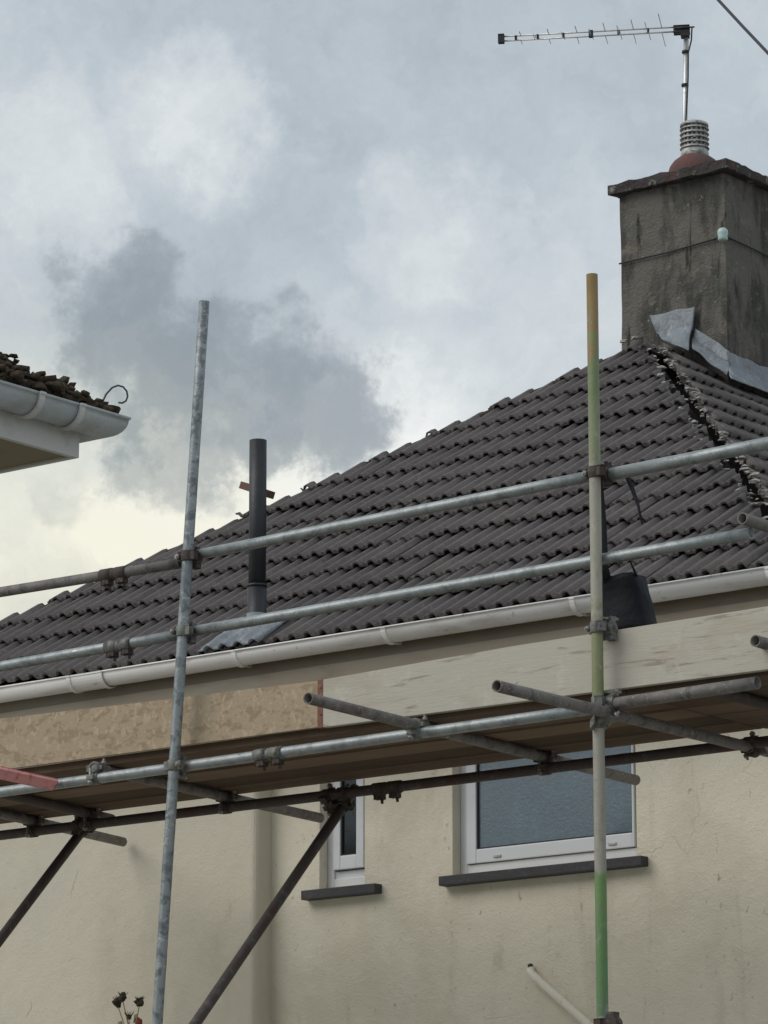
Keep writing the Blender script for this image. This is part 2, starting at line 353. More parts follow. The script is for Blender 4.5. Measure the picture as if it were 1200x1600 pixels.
# ---------------------------------------------------------------- mesh helpers
class MB:
    def __init__(s): s.bm = bmesh.new()
    def box(s, x0, x1, y0, y1, z0, z1, bev=0.0):
        r = bmesh.ops.create_cube(s.bm, size=1)
        vs = r['verts']
        for v in vs:
            v.co = V((x0 + (v.co.x + .5) * (x1 - x0), y0 + (v.co.y + .5) * (y1 - y0), z0 + (v.co.z + .5) * (z1 - z0)))
        if bev:
            es = list({e for v in vs for e in v.link_edges})
            bmesh.ops.bevel(s.bm, geom=es, offset=bev, segments=2, profile=0.7, affect='EDGES')
        return s
    def obox(s, c, ax, ay, az, hx, hy, hz, bev=0.0):
        """oriented box: centre, unit axes, half sizes"""
        r = bmesh.ops.create_cube(s.bm, size=2)
        vs = r['verts']
        for v in vs: v.co = V(c) + V(ax) * v.co.x * hx + V(ay) * v.co.y * hy + V(az) * v.co.z * hz
        if bev:
            es = list({e for v in vs for e in v.link_edges})
            bmesh.ops.bevel(s.bm, geom=es, offset=bev, segments=2, profile=0.7, affect='EDGES')
        return s
    def path(s, pts, r, seg=12, cap=True, r_in=None):
        pts = [V(p) for p in pts]
        rings, inner = [], []
        n = len(pts)
        ref = None
        for i, p in enumerate(pts):
            d = (pts[min(i + 1, n - 1)] - pts[max(i - 1, 0)]).normalized()
            if ref is None:
                ref = V((0, 0, 1)) if abs(d.z) < 0.9 else V((1, 0, 0))
            a = (ref - d * ref.dot(d)).normalized()
            ref = a
            b = d.cross(a)
            rr = r[i] if isinstance(r, (list, tuple)) else r
            rings.append([s.bm.verts.new(p + (a * math.cos(2 * PI * k / seg) + b * math.sin(2 * PI * k / seg)) * rr) for k in range(seg)])
            if r_in: inner.append([s.bm.verts.new(p + (a * math.cos(2 * PI * k / seg) + b * math.sin(2 * PI * k / seg)) * r_in) for k in range(seg)])
        def skin(rs, flip):
            for i in range(len(rs) - 1):
                for k in range(seg):
                    q = (rs[i][k], rs[i][(k + 1) % seg], rs[i + 1][(k + 1) % seg], rs[i + 1][k])
                    s.bm.faces.new(q[::-1] if flip else q).smooth = True
        skin(rings, False)
        if r_in:
            skin(inner, True)
            for (o, i_, fl) in ((rings[0], inner[0], True), (rings[-1], inner[-1], False)):
                for k in range(seg):
                    q = (o[k], o[(k + 1) % seg], i_[(k + 1) % seg], i_[k])
                    s.bm.faces.new(q[::-1] if fl else q)
        elif cap:
            s.bm.faces.new(rings[0][::-1]); s.bm.faces.new(rings[-1])
        return s
    def lathe(s, c, prof, seg=24, axis=V((0, 0, 1))):
        c = V(c)
        rings = [[s.bm.verts.new(c + V((r * math.cos(2 * PI * k / seg), r * math.sin(2 * PI * k / seg), z))) for k in range(seg)] for r, z in prof]
        for i in range(len(rings) - 1):
            for k in range(seg):
                s.bm.faces.new((rings[i][k], rings[i][(k + 1) % seg], rings[i + 1][(k + 1) % seg], rings[i + 1][k])).smooth = True
        s.bm.faces.new(rings[0][::-1]); s.bm.faces.new(rings[-1])
        return s
    def lump(s, c, rx, ry, rz, rough=0.3, sub=1):
        r = bmesh.ops.create_icosphere(s.bm, subdivisions=sub, radius=1)
        o = V((random.random() * 50, random.random() * 50, random.random() * 50))
        for v in r['verts']:
            k = 1 + rough * noise.noise(v.co * 1.7 + o) * 1.6
            v.co = V(c) + V((v.co.x * rx, v.co.y * ry, v.co.z * rz)) * k
        return s
    def extrude_profile(s, prof, p0, p1, ax, az, closed=True):
        """prof: list of (a, z); swept from p0 to p1 with profile axes ax, az"""
        p0, p1, ax, az = V(p0), V(p1), V(ax), V(az)
        A = [s.bm.verts.new(p0 + ax * a + az * z) for a, z in prof]
        B = [s.bm.verts.new(p1 + ax * a + az * z) for a, z in prof]
        n = len(prof)
        for i in range(n if closed else n - 1):
            s.bm.faces.new((A[i], A[(i + 1) % n], B[(i + 1) % n], B[i])).smooth = False
        if closed:
            s.bm.faces.new(A[::-1]); s.bm.faces.new(B)
        return s
    def sheet(s, grid, t):
        """grid of points [row][col] with thickness t along the averaged normal"""
        R, Cc = len(grid), len(grid[0])
        G = [[V(p) for p in row] for row in grid]
        def nrm(i, j):
            du = G[i][min(j + 1, Cc - 1)] - G[i][max(j - 1, 0)]
            dv = G[min(i + 1, R - 1)][j] - G[max(i - 1, 0)][j]
            return du.cross(dv).normalized()
        top = [[s.bm.verts.new(G[i][j] + nrm(i, j) * t) for j in range(Cc)] for i in range(R)]
        bot = [[s.bm.verts.new(G[i][j]) for j in range(Cc)] for i in range(R)]
        for i in range(R - 1):
            for j in range(Cc - 1):
                s.bm.faces.new((top[i][j], top[i][j + 1], top[i + 1][j + 1], top[i + 1][j])).smooth = True
                s.bm.faces.new((bot[i][j], bot[i + 1][j], bot[i + 1][j + 1], bot[i][j + 1])).smooth = True
        edge = [(0, j) for j in range(Cc)] + [(i, Cc - 1) for i in range(1, R)] + [(R - 1, j) for j in range(Cc - 2, -1, -1)] + [(i, 0) for i in range(R - 2, 0, -1)]
        for k in range(len(edge)):
            a, b = edge[k], edge[(k + 1) % len(edge)]
            s.bm.faces.new((top[b[0]][b[1]], top[a[0]][a[1]], bot[a[0]][a[1]], bot[b[0]][b[1]]))
        return s
    def build(s, name, m, parent=None, origin=None, **props):
        bmesh.ops.recalc_face_normals(s.bm, faces=s.bm.faces)
        me = bpy.data.meshes.new(name)
        s.bm.to_mesh(me); s.bm.free()
        ms = m if isinstance(m, (list, tuple)) else [m]
        for x in ms: me.materials.append(x)
        o = bpy.data.objects.new(name, me)
        COL.objects.link(o)
        place(o, parent, origin)
        for k, v in props.items(): o[k] = v
        return o
ORG = {}
def place(o, parent, origin=None):
    """meshes are written in world metres; shift them to a local origin"""
    po = ORG.get(parent.name, V((0, 0, 0))) if parent else V((0, 0, 0))
    og = V(origin) if origin is not None else (po if parent else V((0, 0, 0)))
    if og.length: o.data.transform(Matrix.Translation(-og))
    if parent: o.parent = parent
    o.location = og - po
    ORG[o.name] = og
def thing(name, loc, label, cat, group=None):
    o = bpy.data.objects.new(name, None)
    COL.objects.link(o)
    o.empty_display_size = 0.1
    o.location = loc
    ORG[o.name] = V(loc)
    o['label'] = label; o['category'] = cat
    if group: o['group'] = group
    return o
def tag(o, label, cat, group=None):
    o['label'] = label; o['category'] = cat
    if group: o['group'] = group
    return o

# ---------------------------------------------------------------- ground
g = MB(); g.box(-300, 300, -300, 300, -0.3, 0.0)
g.build('ground', M_ground, kind='structure')

# ---------------------------------------------------------------- the rendered house
house = thing('house', (-3.3, 2.05, 0), 'cream rendered house with brown tiled hip roof behind the scaffold', 'house')
YW, YL, XS = 2.05, 1.93, -3.462
def wall_with_holes(xs0, xs1, z0, z1, y, holes, depth, name, m):
    b = MB()
    xs = sorted({xs0, xs1, *[h[0] for h in holes], *[h[1] for h in holes]})
    zs = sorted({z0, z1, *[h[2] for h in holes], *[h[3] for h in holes]})
    for i in range(len(xs) - 1):
        for j in range(len(zs) - 1):
            cx_, cz_ = (xs[i] + xs[i + 1]) / 2, (zs[j] + zs[j + 1]) / 2
            if any(h[0] < cx_ < h[1] and h[2] < cz_ < h[3] for h in holes): continue
            b.box(xs[i], xs[i + 1], y, y + depth, zs[j], zs[j + 1])
    bm = b.bm
    bmesh.ops.remove_doubles(bm, verts=bm.verts, dist=1e-5)
    # inner walls between blocks are doubled: drop them
    seen = {}
    for f in bm.faces: seen.setdefault(tuple(sorted(v.index for v in f.verts)), []).append(f)
    bm.verts.index_update()
    seen = {}
    for f in bm.faces: seen.setdefault(tuple(sorted(v.index for v in f.verts)), []).append(f)
    dead = [f for fs in seen.values() if len(fs) > 1 for f in fs]
    bmesh.ops.delete(bm, geom=dead, context='FACES')
    return b.build(name, m, house)
WIN = (-2.313, -1.225, 4.108, 4.98)
SWIN = (-3.150, -2.860, 4.108, 4.98)
wall_with_holes(XS, -0.35, 0, 5.06, YW, [WIN, SWIN], 0.28, 'wall', M_wall)
b = MB(); b.box(-6.3, XS, YL, YW + 0.28, 0, 5.06, 0.0)
bev = [e for e in b.bm.edges if all(abs(v.co.x - XS) < 1e-4 and abs(v.co.y - YL) < 1e-4 for v in e.verts)]
bmesh.ops.bevel(b.bm, geom=bev, offset=0.035, segments=4, profile=0.5, affect='EDGES')
b.build('wall', M_wall_smooth, house, label='slightly projecting smoother rendered wall')
b = MB()
b.box(-0.63, -0.35, YW + 0.28, 8.2, 0, 5.06); b.box(-6.3, -6.02, YW + 0.28, 8.2, 0, 5.06); b.box(-6.02, -0.63, 7.92, 8.2, 0, 5.06)
b.box(-6.02, -0.63, YW + 0.28, 7.92, 2.5, 2.6)
b.build('wall', M_wall, house)

def window(x0, x1, z0, z1, gl, gr, gb, gt, yf, glass, low=None):
    """outer frame, sash ring, pane; gl.. are the glass edges"""
    b = MB()
    y0, y1 = yf, yf + 0.06
    ow = 0.042
    b.box(x0, x0 + ow, y0, y1, z0, z1, 0.004); b.box(x1 - ow, x1, y0, y1, z0, z1, 0.004)
    b.box(x0 + ow, x1 - ow, y0 + .001, y1, z0, z0 + ow, 0.004); b.box(x0 + ow, x1 - ow, y0 + .001, y1, z1 - ow, z1, 0.004)
    sz0 = z0 + ow + 0.003
    if low:
        b.box(x0 + ow, x1 - ow, y0 + 0.012, y1, z0 + ow, low, 0.003)
        sz0 = low + 0.006
    fr = b.build('window_frame', M_white, house)
    b = MB()
    sx0, sx1, sz1 = x0 + ow + 0.003, x1 - ow - 0.003, z1 - ow - 0.003
    y0 = yf - 0.014
    b.box(sx0, gl, y0, y1 - .01, sz0, sz1, 0.006); b.box(gr, sx1, y0, y1 - .01, sz0, sz1, 0.006)
    b.box(gl, gr, y0 + .001, y1 - .01, sz0, gb, 0.006); b.box(gl, gr, y0 + .001, y1 - .01, gt, sz1, 0.006)
    b.build('sash', M_white, fr)
    b = MB()
    e = 0.007
    for (a0, a1, c0, c1) in ((gl, gl + e, gb, gt), (gr - e, gr, gb, gt), (gl + e, gr - e, gb, gb + e), (gl + e, gr - e, gt - e, gt)):
        b.box(a0, a1, yf - 0.004, yf + 0.03, c0, c1)
    b.build('gasket', M_gasket, fr)
    b = MB(); b.box(gl + e, gr - e, yf + 0.006, yf + 0.03, gb + e, gt - e)
    b.build('pane', glass, fr)
    return fr
YF = 2.112
w1_ = window(-2.311, -1.227, 4.125, 4.978, -2.207, -1.285, 4.238, 4.885, YF, M_glass)
b = MB()
for x in (-2.10, -1.42):
    b.box(x, x + 0.045, YF - 0.020, YF - 0.013, 4.188, 4.199, 0.002)
b.build('drain_cap', M_cowl, w1_)
window(-3.147, -2.863, 4.125, 4.978, -3.058, -2.955, 4.280, 4.885, YF, M_glass_dark, low=4.205)
for (x0, x1) in ((-2.356, -1.162), (-3.222, -2.752)):
    b = MB(); b.box(x0, x1, 1.992, 2.165, 4.060, 4.107, 0.005)
    b.build('window_sill', M_sill, house)

# ---- eaves
b = MB(); b.box(-6.60, -0.02, 1.66, 1.685, 5.045, 5.262, 0.002); b.box(-0.045, -0.02, 1.685, 8.5, 5.045, 5.262)
b.build('fascia', M_fascia, house)
b = MB(); b.box(-6.58, -0.045, 1.640, 1.658, 5.045, 5.150, 0.004); b.build('fascia', M_fascia, house)
b = MB(); b.box(-6.58, -0.045, 1.685, 2.05, 5.045, 5.058); b.box(-0.35, -0.045, 2.05, 8.5, 5.045, 5.058)
b.build('soffit', M_fascia, house)
def half_round(r, t, n=14):
    o = [(r * math.cos(PI + PI * k / n), r * math.sin(PI + PI * k / n)) for k in range(n + 1)]
    i = [((r - t) * math.cos(PI + PI * k / n), (r - t) * math.sin(PI + PI * k / n)) for k in range(n, -1, -1)]
    lip = [(r + 0.004, 0.0), (r + 0.005, 0.008), (r - 0.006, 0.008)]
    lip2 = [(-r + 0.006, 0.008), (-r - 0.005, 0.008), (-r - 0.004, 0.0)]
    return o + lip + i[0:] + lip2
GY, GZ, GR = 1.592, 5.258, 0.063
b = MB()
b.extrude_profile(half_round(GR, 0.004), (-6.66, GY, GZ - 0.003), (0.07, GY, GZ + 0.007), (0, 1, 0), (0, 0, 1))
for f in b.bm.faces: f.smooth = len(f.verts) == 4
gut = b.build('gutter', M_gutter, house)
for x in (-5.95, -5.2, -2.33, -1.21, -0.13, -3.28):
    b = MB()
    b.extrude_profile(half_round(GR + 0.006, 0.007), (x - .013, GY, GZ), (x + .013, GY, GZ + .0), (0, 1, 0), (0, 0, 1))
    b.box(x - .013, x + .013, GY + 0.03, 1.66, GZ - 0.06, GZ - 0.01, 0.002)
    b.build('bracket', M_gutter, gut)
b = MB()
for x, w_ in ((-4.395, .012), (-4.175, .012), (-4.285, .10)):
    rr = GR + (0.010 if w_ < .05 else 0.005)
    b.extrude_profile(half_round(rr, 0.006), (x - w_, GY, GZ - .001), (x + w_, GY, GZ - .001), (0, 1, 0), (0, 0, 1))
b.build('union', M_gutter, gut)
b = MB()
b.extrude_profile(half_round(GR, 0.004), (0.03, 1.56, GZ + .002), (0.03, 8.6, GZ + .002), (-1, 0, 0), (0, 0, 1))
b.build('gutter', M_gutter, house)

# ---- roof
PH, BE = rad(34), rad(36.4)
E0 = V((0, 1.62, 5.308))
APEX = V((-3.16, 5.07, 7.635))
LC = V((-6.62, 1.62, 5.308))
TW, TL, TT = 0.295, 0.385, 0.030
def tile_mesh(name, m, period=TW / 3, amp=0.022):
    b = MB()
    us, top, bot = [], [], []
    prof = [(0.0, 0.0), (0.10, 0.0), (0.18, 0.46), (0.27, 0.40), (0.33, 0.02), (0.42, 0.06), (0.50, 0.80), (0.62, 1.0), (0.78, 0.92), (0.90, 0.10)]
    for k in range(3):
        for (p, h) in prof:
            us.append((k + p) * period); top.append(h * amp)
            bot.append(-0.011 + (h * (amp + 0.001) if p > .45 else 0))
    us.append(3 * period - 0.002); top.append(0.0); bot.append(-0.011)
    n = len(us)
    vs = {}
    for e, y in ((0, 0.0), (1, TL)):
        for k in range(n):
            vs[e, 0, k] = b.bm.verts.new((us[k], y, top[k]))
            vs[e, 1, k] = b.bm.verts.new((us[k], y, bot[k] if e == 0 else min(bot[k], -0.01)))
    for k in range(n - 1):
        b.bm.faces.new((vs[0, 0, k], vs[0, 0, k + 1], vs[1, 0, k + 1], vs[1, 0, k])).smooth = True
        b.bm.faces.new((vs[0, 1, k + 1], vs[0, 1, k], vs[1, 1, k], vs[1, 1, k + 1]))
        b.bm.faces.new((vs[0, 0, k + 1], vs[0, 0, k], vs[0, 1, k], vs[0, 1, k + 1]))
        b.bm.faces.new((vs[1, 0, k], vs[1, 0, k + 1], vs[1, 1, k + 1], vs[1, 1, k]))
    for k, fl in ((0, 0), (n - 1, 1)):
        q = (vs[0, 0, k], vs[1, 0, k], vs[1, 1, k], vs[0, 1, k])
        b.bm.faces.new(q if not fl else q[::-1])
    bmesh.ops.recalc_face_normals(b.bm, faces=b.bm.faces)
    me = bpy.data.meshes.new(name)
    b.bm.to_mesh(me); b.bm.free()
    me.materials.append(m)
    for p in me.polygons: pass
    return me
TILE = tile_mesh('roof_tile', M_tile)
def slope_frame(ex, up, n):
    d = math.asin(TT / TL)
    ey = up * math.cos(d) - n * math.sin(d)
    ez = n * math.cos(d) + up * math.sin(d)
    return Matrix((ex, ey, ez)).transposed().to_4x4()
def lay_tiles(mesh, parent, base, ex, up, n, gauge, rows, a0, a1, cuts, keep, rest_mat, jit=0.0035, phase=0.0, name='roof_tile', ragged=(-.012, .016)):
    """cuts: list of (point, inward normal); whole tiles share one mesh, cut ones get their own"""
    fr = slope_frame(ex, up, n)
    org = ORG[parent.name]
    rest = bmesh.new()
    count = 0
    L0 = V((0, 0, 0))
    for r in range(rows):
        k0 = math.floor(a0 / TW)
        cells = []
        for k in range(k0, math.ceil(a1 / TW) + 1):
            a = k * TW + phase
            mw_ = fr.copy()
            j = V((random.gauss(0, jit), random.gauss(0, jit), random.gauss(0, jit * .8)))
            rot = Matrix.Rotation(random.gauss(0, 0.006), 4, 'Z') @ Matrix.Rotation(random.gauss(0, 0.008), 4, 'Y') @ Matrix.Rotation(random.gauss(0, 0.004), 4, 'X')
            if random.random() < 0.035: j.y -= random.uniform(.008, .022); rot = rot @ Matrix.Rotation(random.gauss(0, .02), 4, 'Z')
            mw_ = mw_ @ rot
            mw_.translation = base + ex * a + up * (r * gauge) + ex * j.x + up * j.y + n * j.z
            corners = [mw_ @ V((x, y, z)) for x in (0, TW) for y in (0, TL) for z in (-.02, .02)]
            state = 1
            for (cp, cn) in cuts:
                ds = [(c - cp).dot(cn) for c in corners]
                if max(ds) < 0.015: state = 0; break
                if min(ds) < 0: state = 2
            if state: cells.append((a, mw_, state))
        for (a, mw_, state) in cells:
            me = mesh
            loc = mw_.copy()
            if state == 2:
                bm = bmesh.new(); bm.from_mesh(mesh)
                inv = mw_.inverted()
                for (cp, cn) in cuts:
                    sh = random.uniform(*ragged)
                    lp = inv @ (cp + cn * sh)
                    ln = (inv.to_3x3() @ cn).normalized()
                    rr = bmesh.ops.bisect_plane(bm, geom=bm.verts[:] + bm.edges[:] + bm.faces[:], plane_co=lp, plane_no=ln, clear_inner=True)
                    ed = [x for x in rr['geom_cut'] if isinstance(x, bmesh.types.BMEdge)]
                    if ed:
                        try: bmesh.ops.edgenet_fill(bm, edges=ed)
                        except Exception: pass
                xs_ = [v.co.x for v in bm.verts]; ys_ = [v.co.y for v in bm.verts]
                if len(bm.faces) < 4 or max(xs_) - min(xs_) < 0.075 or max(ys_) - min(ys_) < 0.10: bm.free(); continue
                me = bpy.data.meshes.new(name + '_cut'); bm.to_mesh(me); bm.free()
                me.materials.append(mesh.materials[0])
            if keep(r, a, mw_.translation) and count < 300:
                o = bpy.data.objects.new(name, me)
                COL.objects.link(o)
                o.parent = parent
                loc.translation = loc.translation - org
                o.matrix_local = loc
                count += 1
            else:
                t_ = bmesh.new(); t_.from_mesh(me); t_.transform(mw_)
                tmp = bpy.data.meshes.new('tmp'); t_.to_mesh(tmp); t_.free()
                rest.from_mesh(tmp); bpy.data.meshes.remove(tmp)
    if len(rest.faces):
        mr = bpy.data.meshes.new('tile_field'); rest.to_mesh(mr); mr.materials.append(rest_mat)
        o = bpy.data.objects.new('tile_field', mr); COL.objects.link(o)
        place(o, parent); o['kind'] = 'stuff'
    rest.free()
    return count
upF, nF = V((0, math.cos(PH), math.sin(PH))), V((0, -math.sin(PH), math.cos(PH)))
upR, nR = V((-math.cos(BE), 0, math.sin(BE))), V((math.sin(BE), 0, math.cos(BE)))
def tri_slab(pts, n, depth, name, m, off):
    b = MB()
    A = [b.bm.verts.new(V(p) - n * off) for p in pts]
    B = [b.bm.verts.new(V(p) - n * (off + depth)) for p in pts]
    k = len(pts)
    b.bm.faces.new(A); b.bm.faces.new(B[::-1])
    for i in range(k): b.bm.faces.new((A[i], B[i], B[(i + 1) % k], A[(i + 1) % k]))
    return b.build(name, m, house)
RC = V((0, 1.62, 5.308)); BR = V((0, 8.52, 5.308)); BL = V((-6.62, 8.52, 5.308))
front = tri_slab([LC, RC, APEX], nF, 0.03, 'roof_slope', M_felt, 0.15)
right = tri_slab([RC, BR, APEX], nR, 0.03, 'roof_slope', M_felt, 0.15)
nL = (APEX - LC).cross(BL - LC).normalized(); nL = nL if nL.z > 0 else -nL
nB = (APEX - BL).cross(BR - BL).normalized(); nB = nB if nB.z > 0 else -nB
tri_slab([LC, APEX, BL], nL, 0.03, 'roof_slope', M_tile, 0.05)
tri_slab([BL, APEX, BR], nB, 0.03, 'roof_slope', M_tile, 0.05)
front['label'] = 'front roof slope of brown ribbed tiles'
right['label'] = 'right hand roof slope of brown ribbed tiles'
def vert_plane(a, b_, inside, inset):
    d = V((b_.x - a.x, b_.y - a.y, 0)).normalized()
    nn = V((-d.y, d.x, 0))
    if nn.dot(V(inside) - a) < 0: nn = -nn
    return (V((a.x, a.y, 0)) + nn * inset, nn)
cutFR = vert_plane(RC, APEX, (-3.3, 1.62, 0), 0.050)
cutFL = vert_plane(LC, APEX, (-3.3, 1.62, 0), 0.004)
cutRF = vert_plane(RC, APEX, (0, 8, 0), 0.056)
cutRB = vert_plane(BR, APEX, (0, 3, 0), 0.0)
GF = 0.305
GRt = GF * math.sin(PH) / math.sin(BE)
nf = lay_tiles(TILE, front, E0, V((1, 0, 0)), upF, nF, GF, 14, -6.9, 0.2, [cutFR, cutFL], lambda r, a, p: a > -5.9 + 0.0 * r, M_tile, ragged=(-.022, .022))
nr = lay_tiles(TILE, right, V((0, 0, 5.308)), V((0, 1, 0)), upR, nR, GRt, 14, 1.4, 8.7, [cutRF, cutRB], lambda r, a, p: p.y < 1.62 + 3.45 * (r * GRt * math.cos(BE) / 3.16) + 1.75, M_tile, ragged=(-.03, .03))
print('tiles', nf, nr)
# broken mortar along the open hip
b = MB()
hd = (APEX - RC)
hn = V((hd.x, hd.y, 0)).normalized()
side = V((hn.y, -hn.x, 0))
L_ = hd.length
rowsN = 14
for r in range(1, rowsN):
    for sgn, cnt in ((1, 17), (-1, 10)):
        for i in range(cnt):
            t = (r + random.uniform(-.42, .42)) * GF / 4.17
            if not 0.03 < t < 0.985: continue
            p = RC + hd * t
            s_ = sgn * (random.uniform(0.036, 0.078) if random.random() > .1 else random.uniform(0, .035))
            q = p + side * s_
            q.z += -abs(s_) * 0.55 + random.uniform(-0.030, 0.012)
            k = random.choice((.005, .007, .009, .012, .015))
            b.lump(q, k * random.uniform(.8, 2.2), k * random.uniform(.8, 2.2), k * .7, 0.7)
b.build('hip_mortar', M_mortar, house, kind='stuff', label='broken pale mortar along the open hip')
b = MB()
hd2 = APEX - LC
pts_, rs_ = [], []
for i in range(61):
    t = 0.03 + 0.955 * i / 60
    pts_.append(LC + hd2 * t + V((.022 + .006 * noise.noise(V((i * .7, 0, 0))), .022, -.030 + .008 * noise.noise(V((0, i * .8, 0))))))
    rs_.append(0.030 + 0.008 * noise.noise(V((0, 0, i * .9))))
b.path(pts_, rs_, 10)
for i in range(12):
    t = random.uniform(0.1, 0.99)
    q = LC + hd2 * t + V((random.uniform(-.005, .03), random.uniform(.0, .03), random.uniform(-.025, -.004)))
    k = random.uniform(0.006, 0.014)
    b.lump(q, k * 1.6, k * 1.3, k * .7, 0.5)
b.build('hip_mortar', M_moss_tile, house, kind='stuff')
b = MB()
for i in range(6):
    q = V((-3.33 + .13 * random.random(), 5.02 + .04 * random.random(), 7.625 + .02 * random.random()))
    b.lump(q, .028, .02, .009, 0.5)
b.build('hip_mortar', M_mortar, house, kind='stuff')

# ---- chimney
CX0, CX1, CY0, CY1 = -3.48, -2.742, 5.25, 6.15
CZ = 8.60
b = MB(); b.box(CX0, CX1, CY0, CY1, 6.6, CZ)
bmesh.ops.subdivide_edges(b.bm, edges=b.bm.edges[:], cuts=22, use_grid_fill=True)
for v in b.bm.verts:
    k = noise.noise(v.co * 3.1) * 0.006 + noise.noise(v.co * 11) * 0.004
    c = V(((CX0 + CX1) / 2, (CY0 + CY1) / 2, v.co.z))
    dd = v.co - c
    if dd.length > 1e-3: v.co += dd.normalized() * k
for f in b.bm.faces: f.smooth = True
me_edges = [e for e in b.bm.edges if e.calc_face_angle(0) > 0.9]
for e in me_edges: e.smooth = False
chim = b.build('chimney', M_chim, house)
b = MB()
o_ = 0.065
b.box(CX0 - o_ + .03, CX1 + o_, CY0 - o_, CY1 + o_, CZ, CZ + 0.055)
bmesh.ops.subdivide_edges(b.bm, edges=b.bm.edges[:], cuts=26, use_grid_fill=True)
for v in b.bm.verts:
    ex_ = max(abs(v.co.x - (CX0 + CX1) / 2) / (.5 * (CX1 - CX0) + o_), abs(v.co.y - (CY0 + CY1) / 2) / (.5 * (CY1 - CY0) + o_))
    if v.co.z > CZ + .05: v.co.z += 0.11 * max(0, 1 - ex_) ** 0.8 + noise.noise(v.co * 14) * 0.012
    v.co += V((noise.noise(v.co * 12), noise.noise(v.co * 12 + V((9, 0, 0))), noise.noise(v.co * 16 + V((0, 9, 0))) * .9)) * 0.012
for f in b.bm.faces: f.smooth = True
b.build('chimney_cap', M_cap, chim)
PX, PY = -3.175, 5.60
b = MB(); b.lathe((PX, PY, 8.62), [(0.166, 0), (0.168, 0.05), (0.163, 0.15), (0.150, 0.19), (0.128, 0.22), (0.10, 0.242), (0.080, 0.252)], 28)
pot = b.build('chimney_pot', M_terra, chim)
b = MB()
for i in range(16):
    a = 2 * PI * i / 16
    b.box(PX + .068 * math.cos(a) - .006, PX + .068 * math.cos(a) + .006, PY + .068 * math.sin(a) - .006, PY + .068 * math.sin(a) + .006, 8.90, 9.075)
b.lathe((PX, PY, 8.875), [(0.082, -.02), (0.084, .015), (0.078, 0.05), (0.05, 0.055)], 24)
for i in range(5):
    z = 8.93 + i * 0.030
    prof = [(0.070, -.004), (0.086, -.013), (0.089, -.009), (0.074, .006), (0.070, .006)]
    rings = [[b.bm.verts.new((PX + r * math.cos(2 * PI * k / 28), PY + r * math.sin(2 * PI * k / 28), z + h)) for k in range(28)] for r, h in prof]
    for q in range(len(prof)):
        A, B = rings[q], rings[(q + 1) % len(prof)]
        for k in range(28): b.bm.faces.new((A[k], A[(k + 1) % 28], B[(k + 1) % 28], B[k])).smooth = True
b.lathe((PX, PY, 9.068), [(0.086, -.008), (0.085, 0.006), (0.075, 0.015), (0.03, 0.026), (0.004, .027)], 28)
b.build('cowl', M_cowl, chim)
b = MB()
for (p0, p1) in (((CX0 - .004, CY0 - .012, 8.18), (CX1 - .02, CY0 - .014, 8.205)), ((CX1 + .012, CY0 + .02, 8.205), (CX1 + .014, CY1, 8.19)), ((CX1 - .02, CY0 - .014, 8.205), (CX1 + .012, CY0 + .02, 8.205))):
    b.path([p0, (V(p0) + V(p1)) / 2 + V((0, 0, -.006)), p1], 0.0055, 6)
b.build('band_wire', M_cable, chim)
b = MB(); b.lathe((CX1 + .005, CY0 - .035, 8.175), [(0.022, 0), (0.030, .012), (0.026, .026), (0.032, .042), (0.030, .062), (0.02, .074), (0.006, .078)], 16)
b.build('insulator', M_ceramic, chim)
# lead: upstand on the front, apron over the hip top, flashing down the right
def nz(p, a=0.011, f=10): return V((noise.noise(V(p) * f), noise.noise(V(p) * f + V((5, 1, 0))), noise.noise(V(p) * f + V((1, 7, 3))))) * a
def lead(quads, name='lead_flashing', nx=22, ny=16, t=0.005):
    b = MB()
    for (p00, p10, p11, p01) in quads:
        p00, p10, p11, p01 = map(V, (p00, p10, p11, p01))
        grid = []
        for j in range(ny + 1):
            row = []
            for i in range(nx + 1):
                u, v = i / nx, j / ny
                p = p00 * (1 - u) * (1 - v) + p10 * u * (1 - v) + p11 * u * v + p01 * (1 - u) * v
                row.append(p + nz(p))
            grid.append(row)
        b.sheet(grid, t)
    return b.build(name, M_lead, chim)
def zR(x): return 5.308 + (-x) * math.tan(BE)
lead([((-3.199, 5.205, 7.685), (-2.955, 5.205, 7.675), (-2.943, 5.224, 7.815), (-3.258, 5.224, 7.818))])
lead([((-3.085, 5.105, 7.615), (-2.915, 5.10, 7.520), (-2.952, 5.198, 7.70), (-3.192, 5.198, 7.70))])
lead([((-2.948, 5.20, 7.60), (-2.712, 5.20, 7.42), (-2.712, 5.224, 7.512), (-2.948, 5.224, 7.688)),
      ((-2.90, 5.11, 7.535), (-2.655, 5.10, zR(-2.655) + .07), (-2.705, 5.20, 7.43), (-2.952, 5.20, 7.62))])
lead([((-2.708, 5.20, 7.40), (-2.708, 6.2, 7.37), (-2.728, 6.2, 7.475), (-2.728, 5.20, 7.515)),
      ((-2.61, 5.07, zR(-2.61) + .065), (-2.61, 6.2, zR(-2.61) + .06), (-2.705, 6.2, 7.39), (-2.705, 5.18, 7.42))])

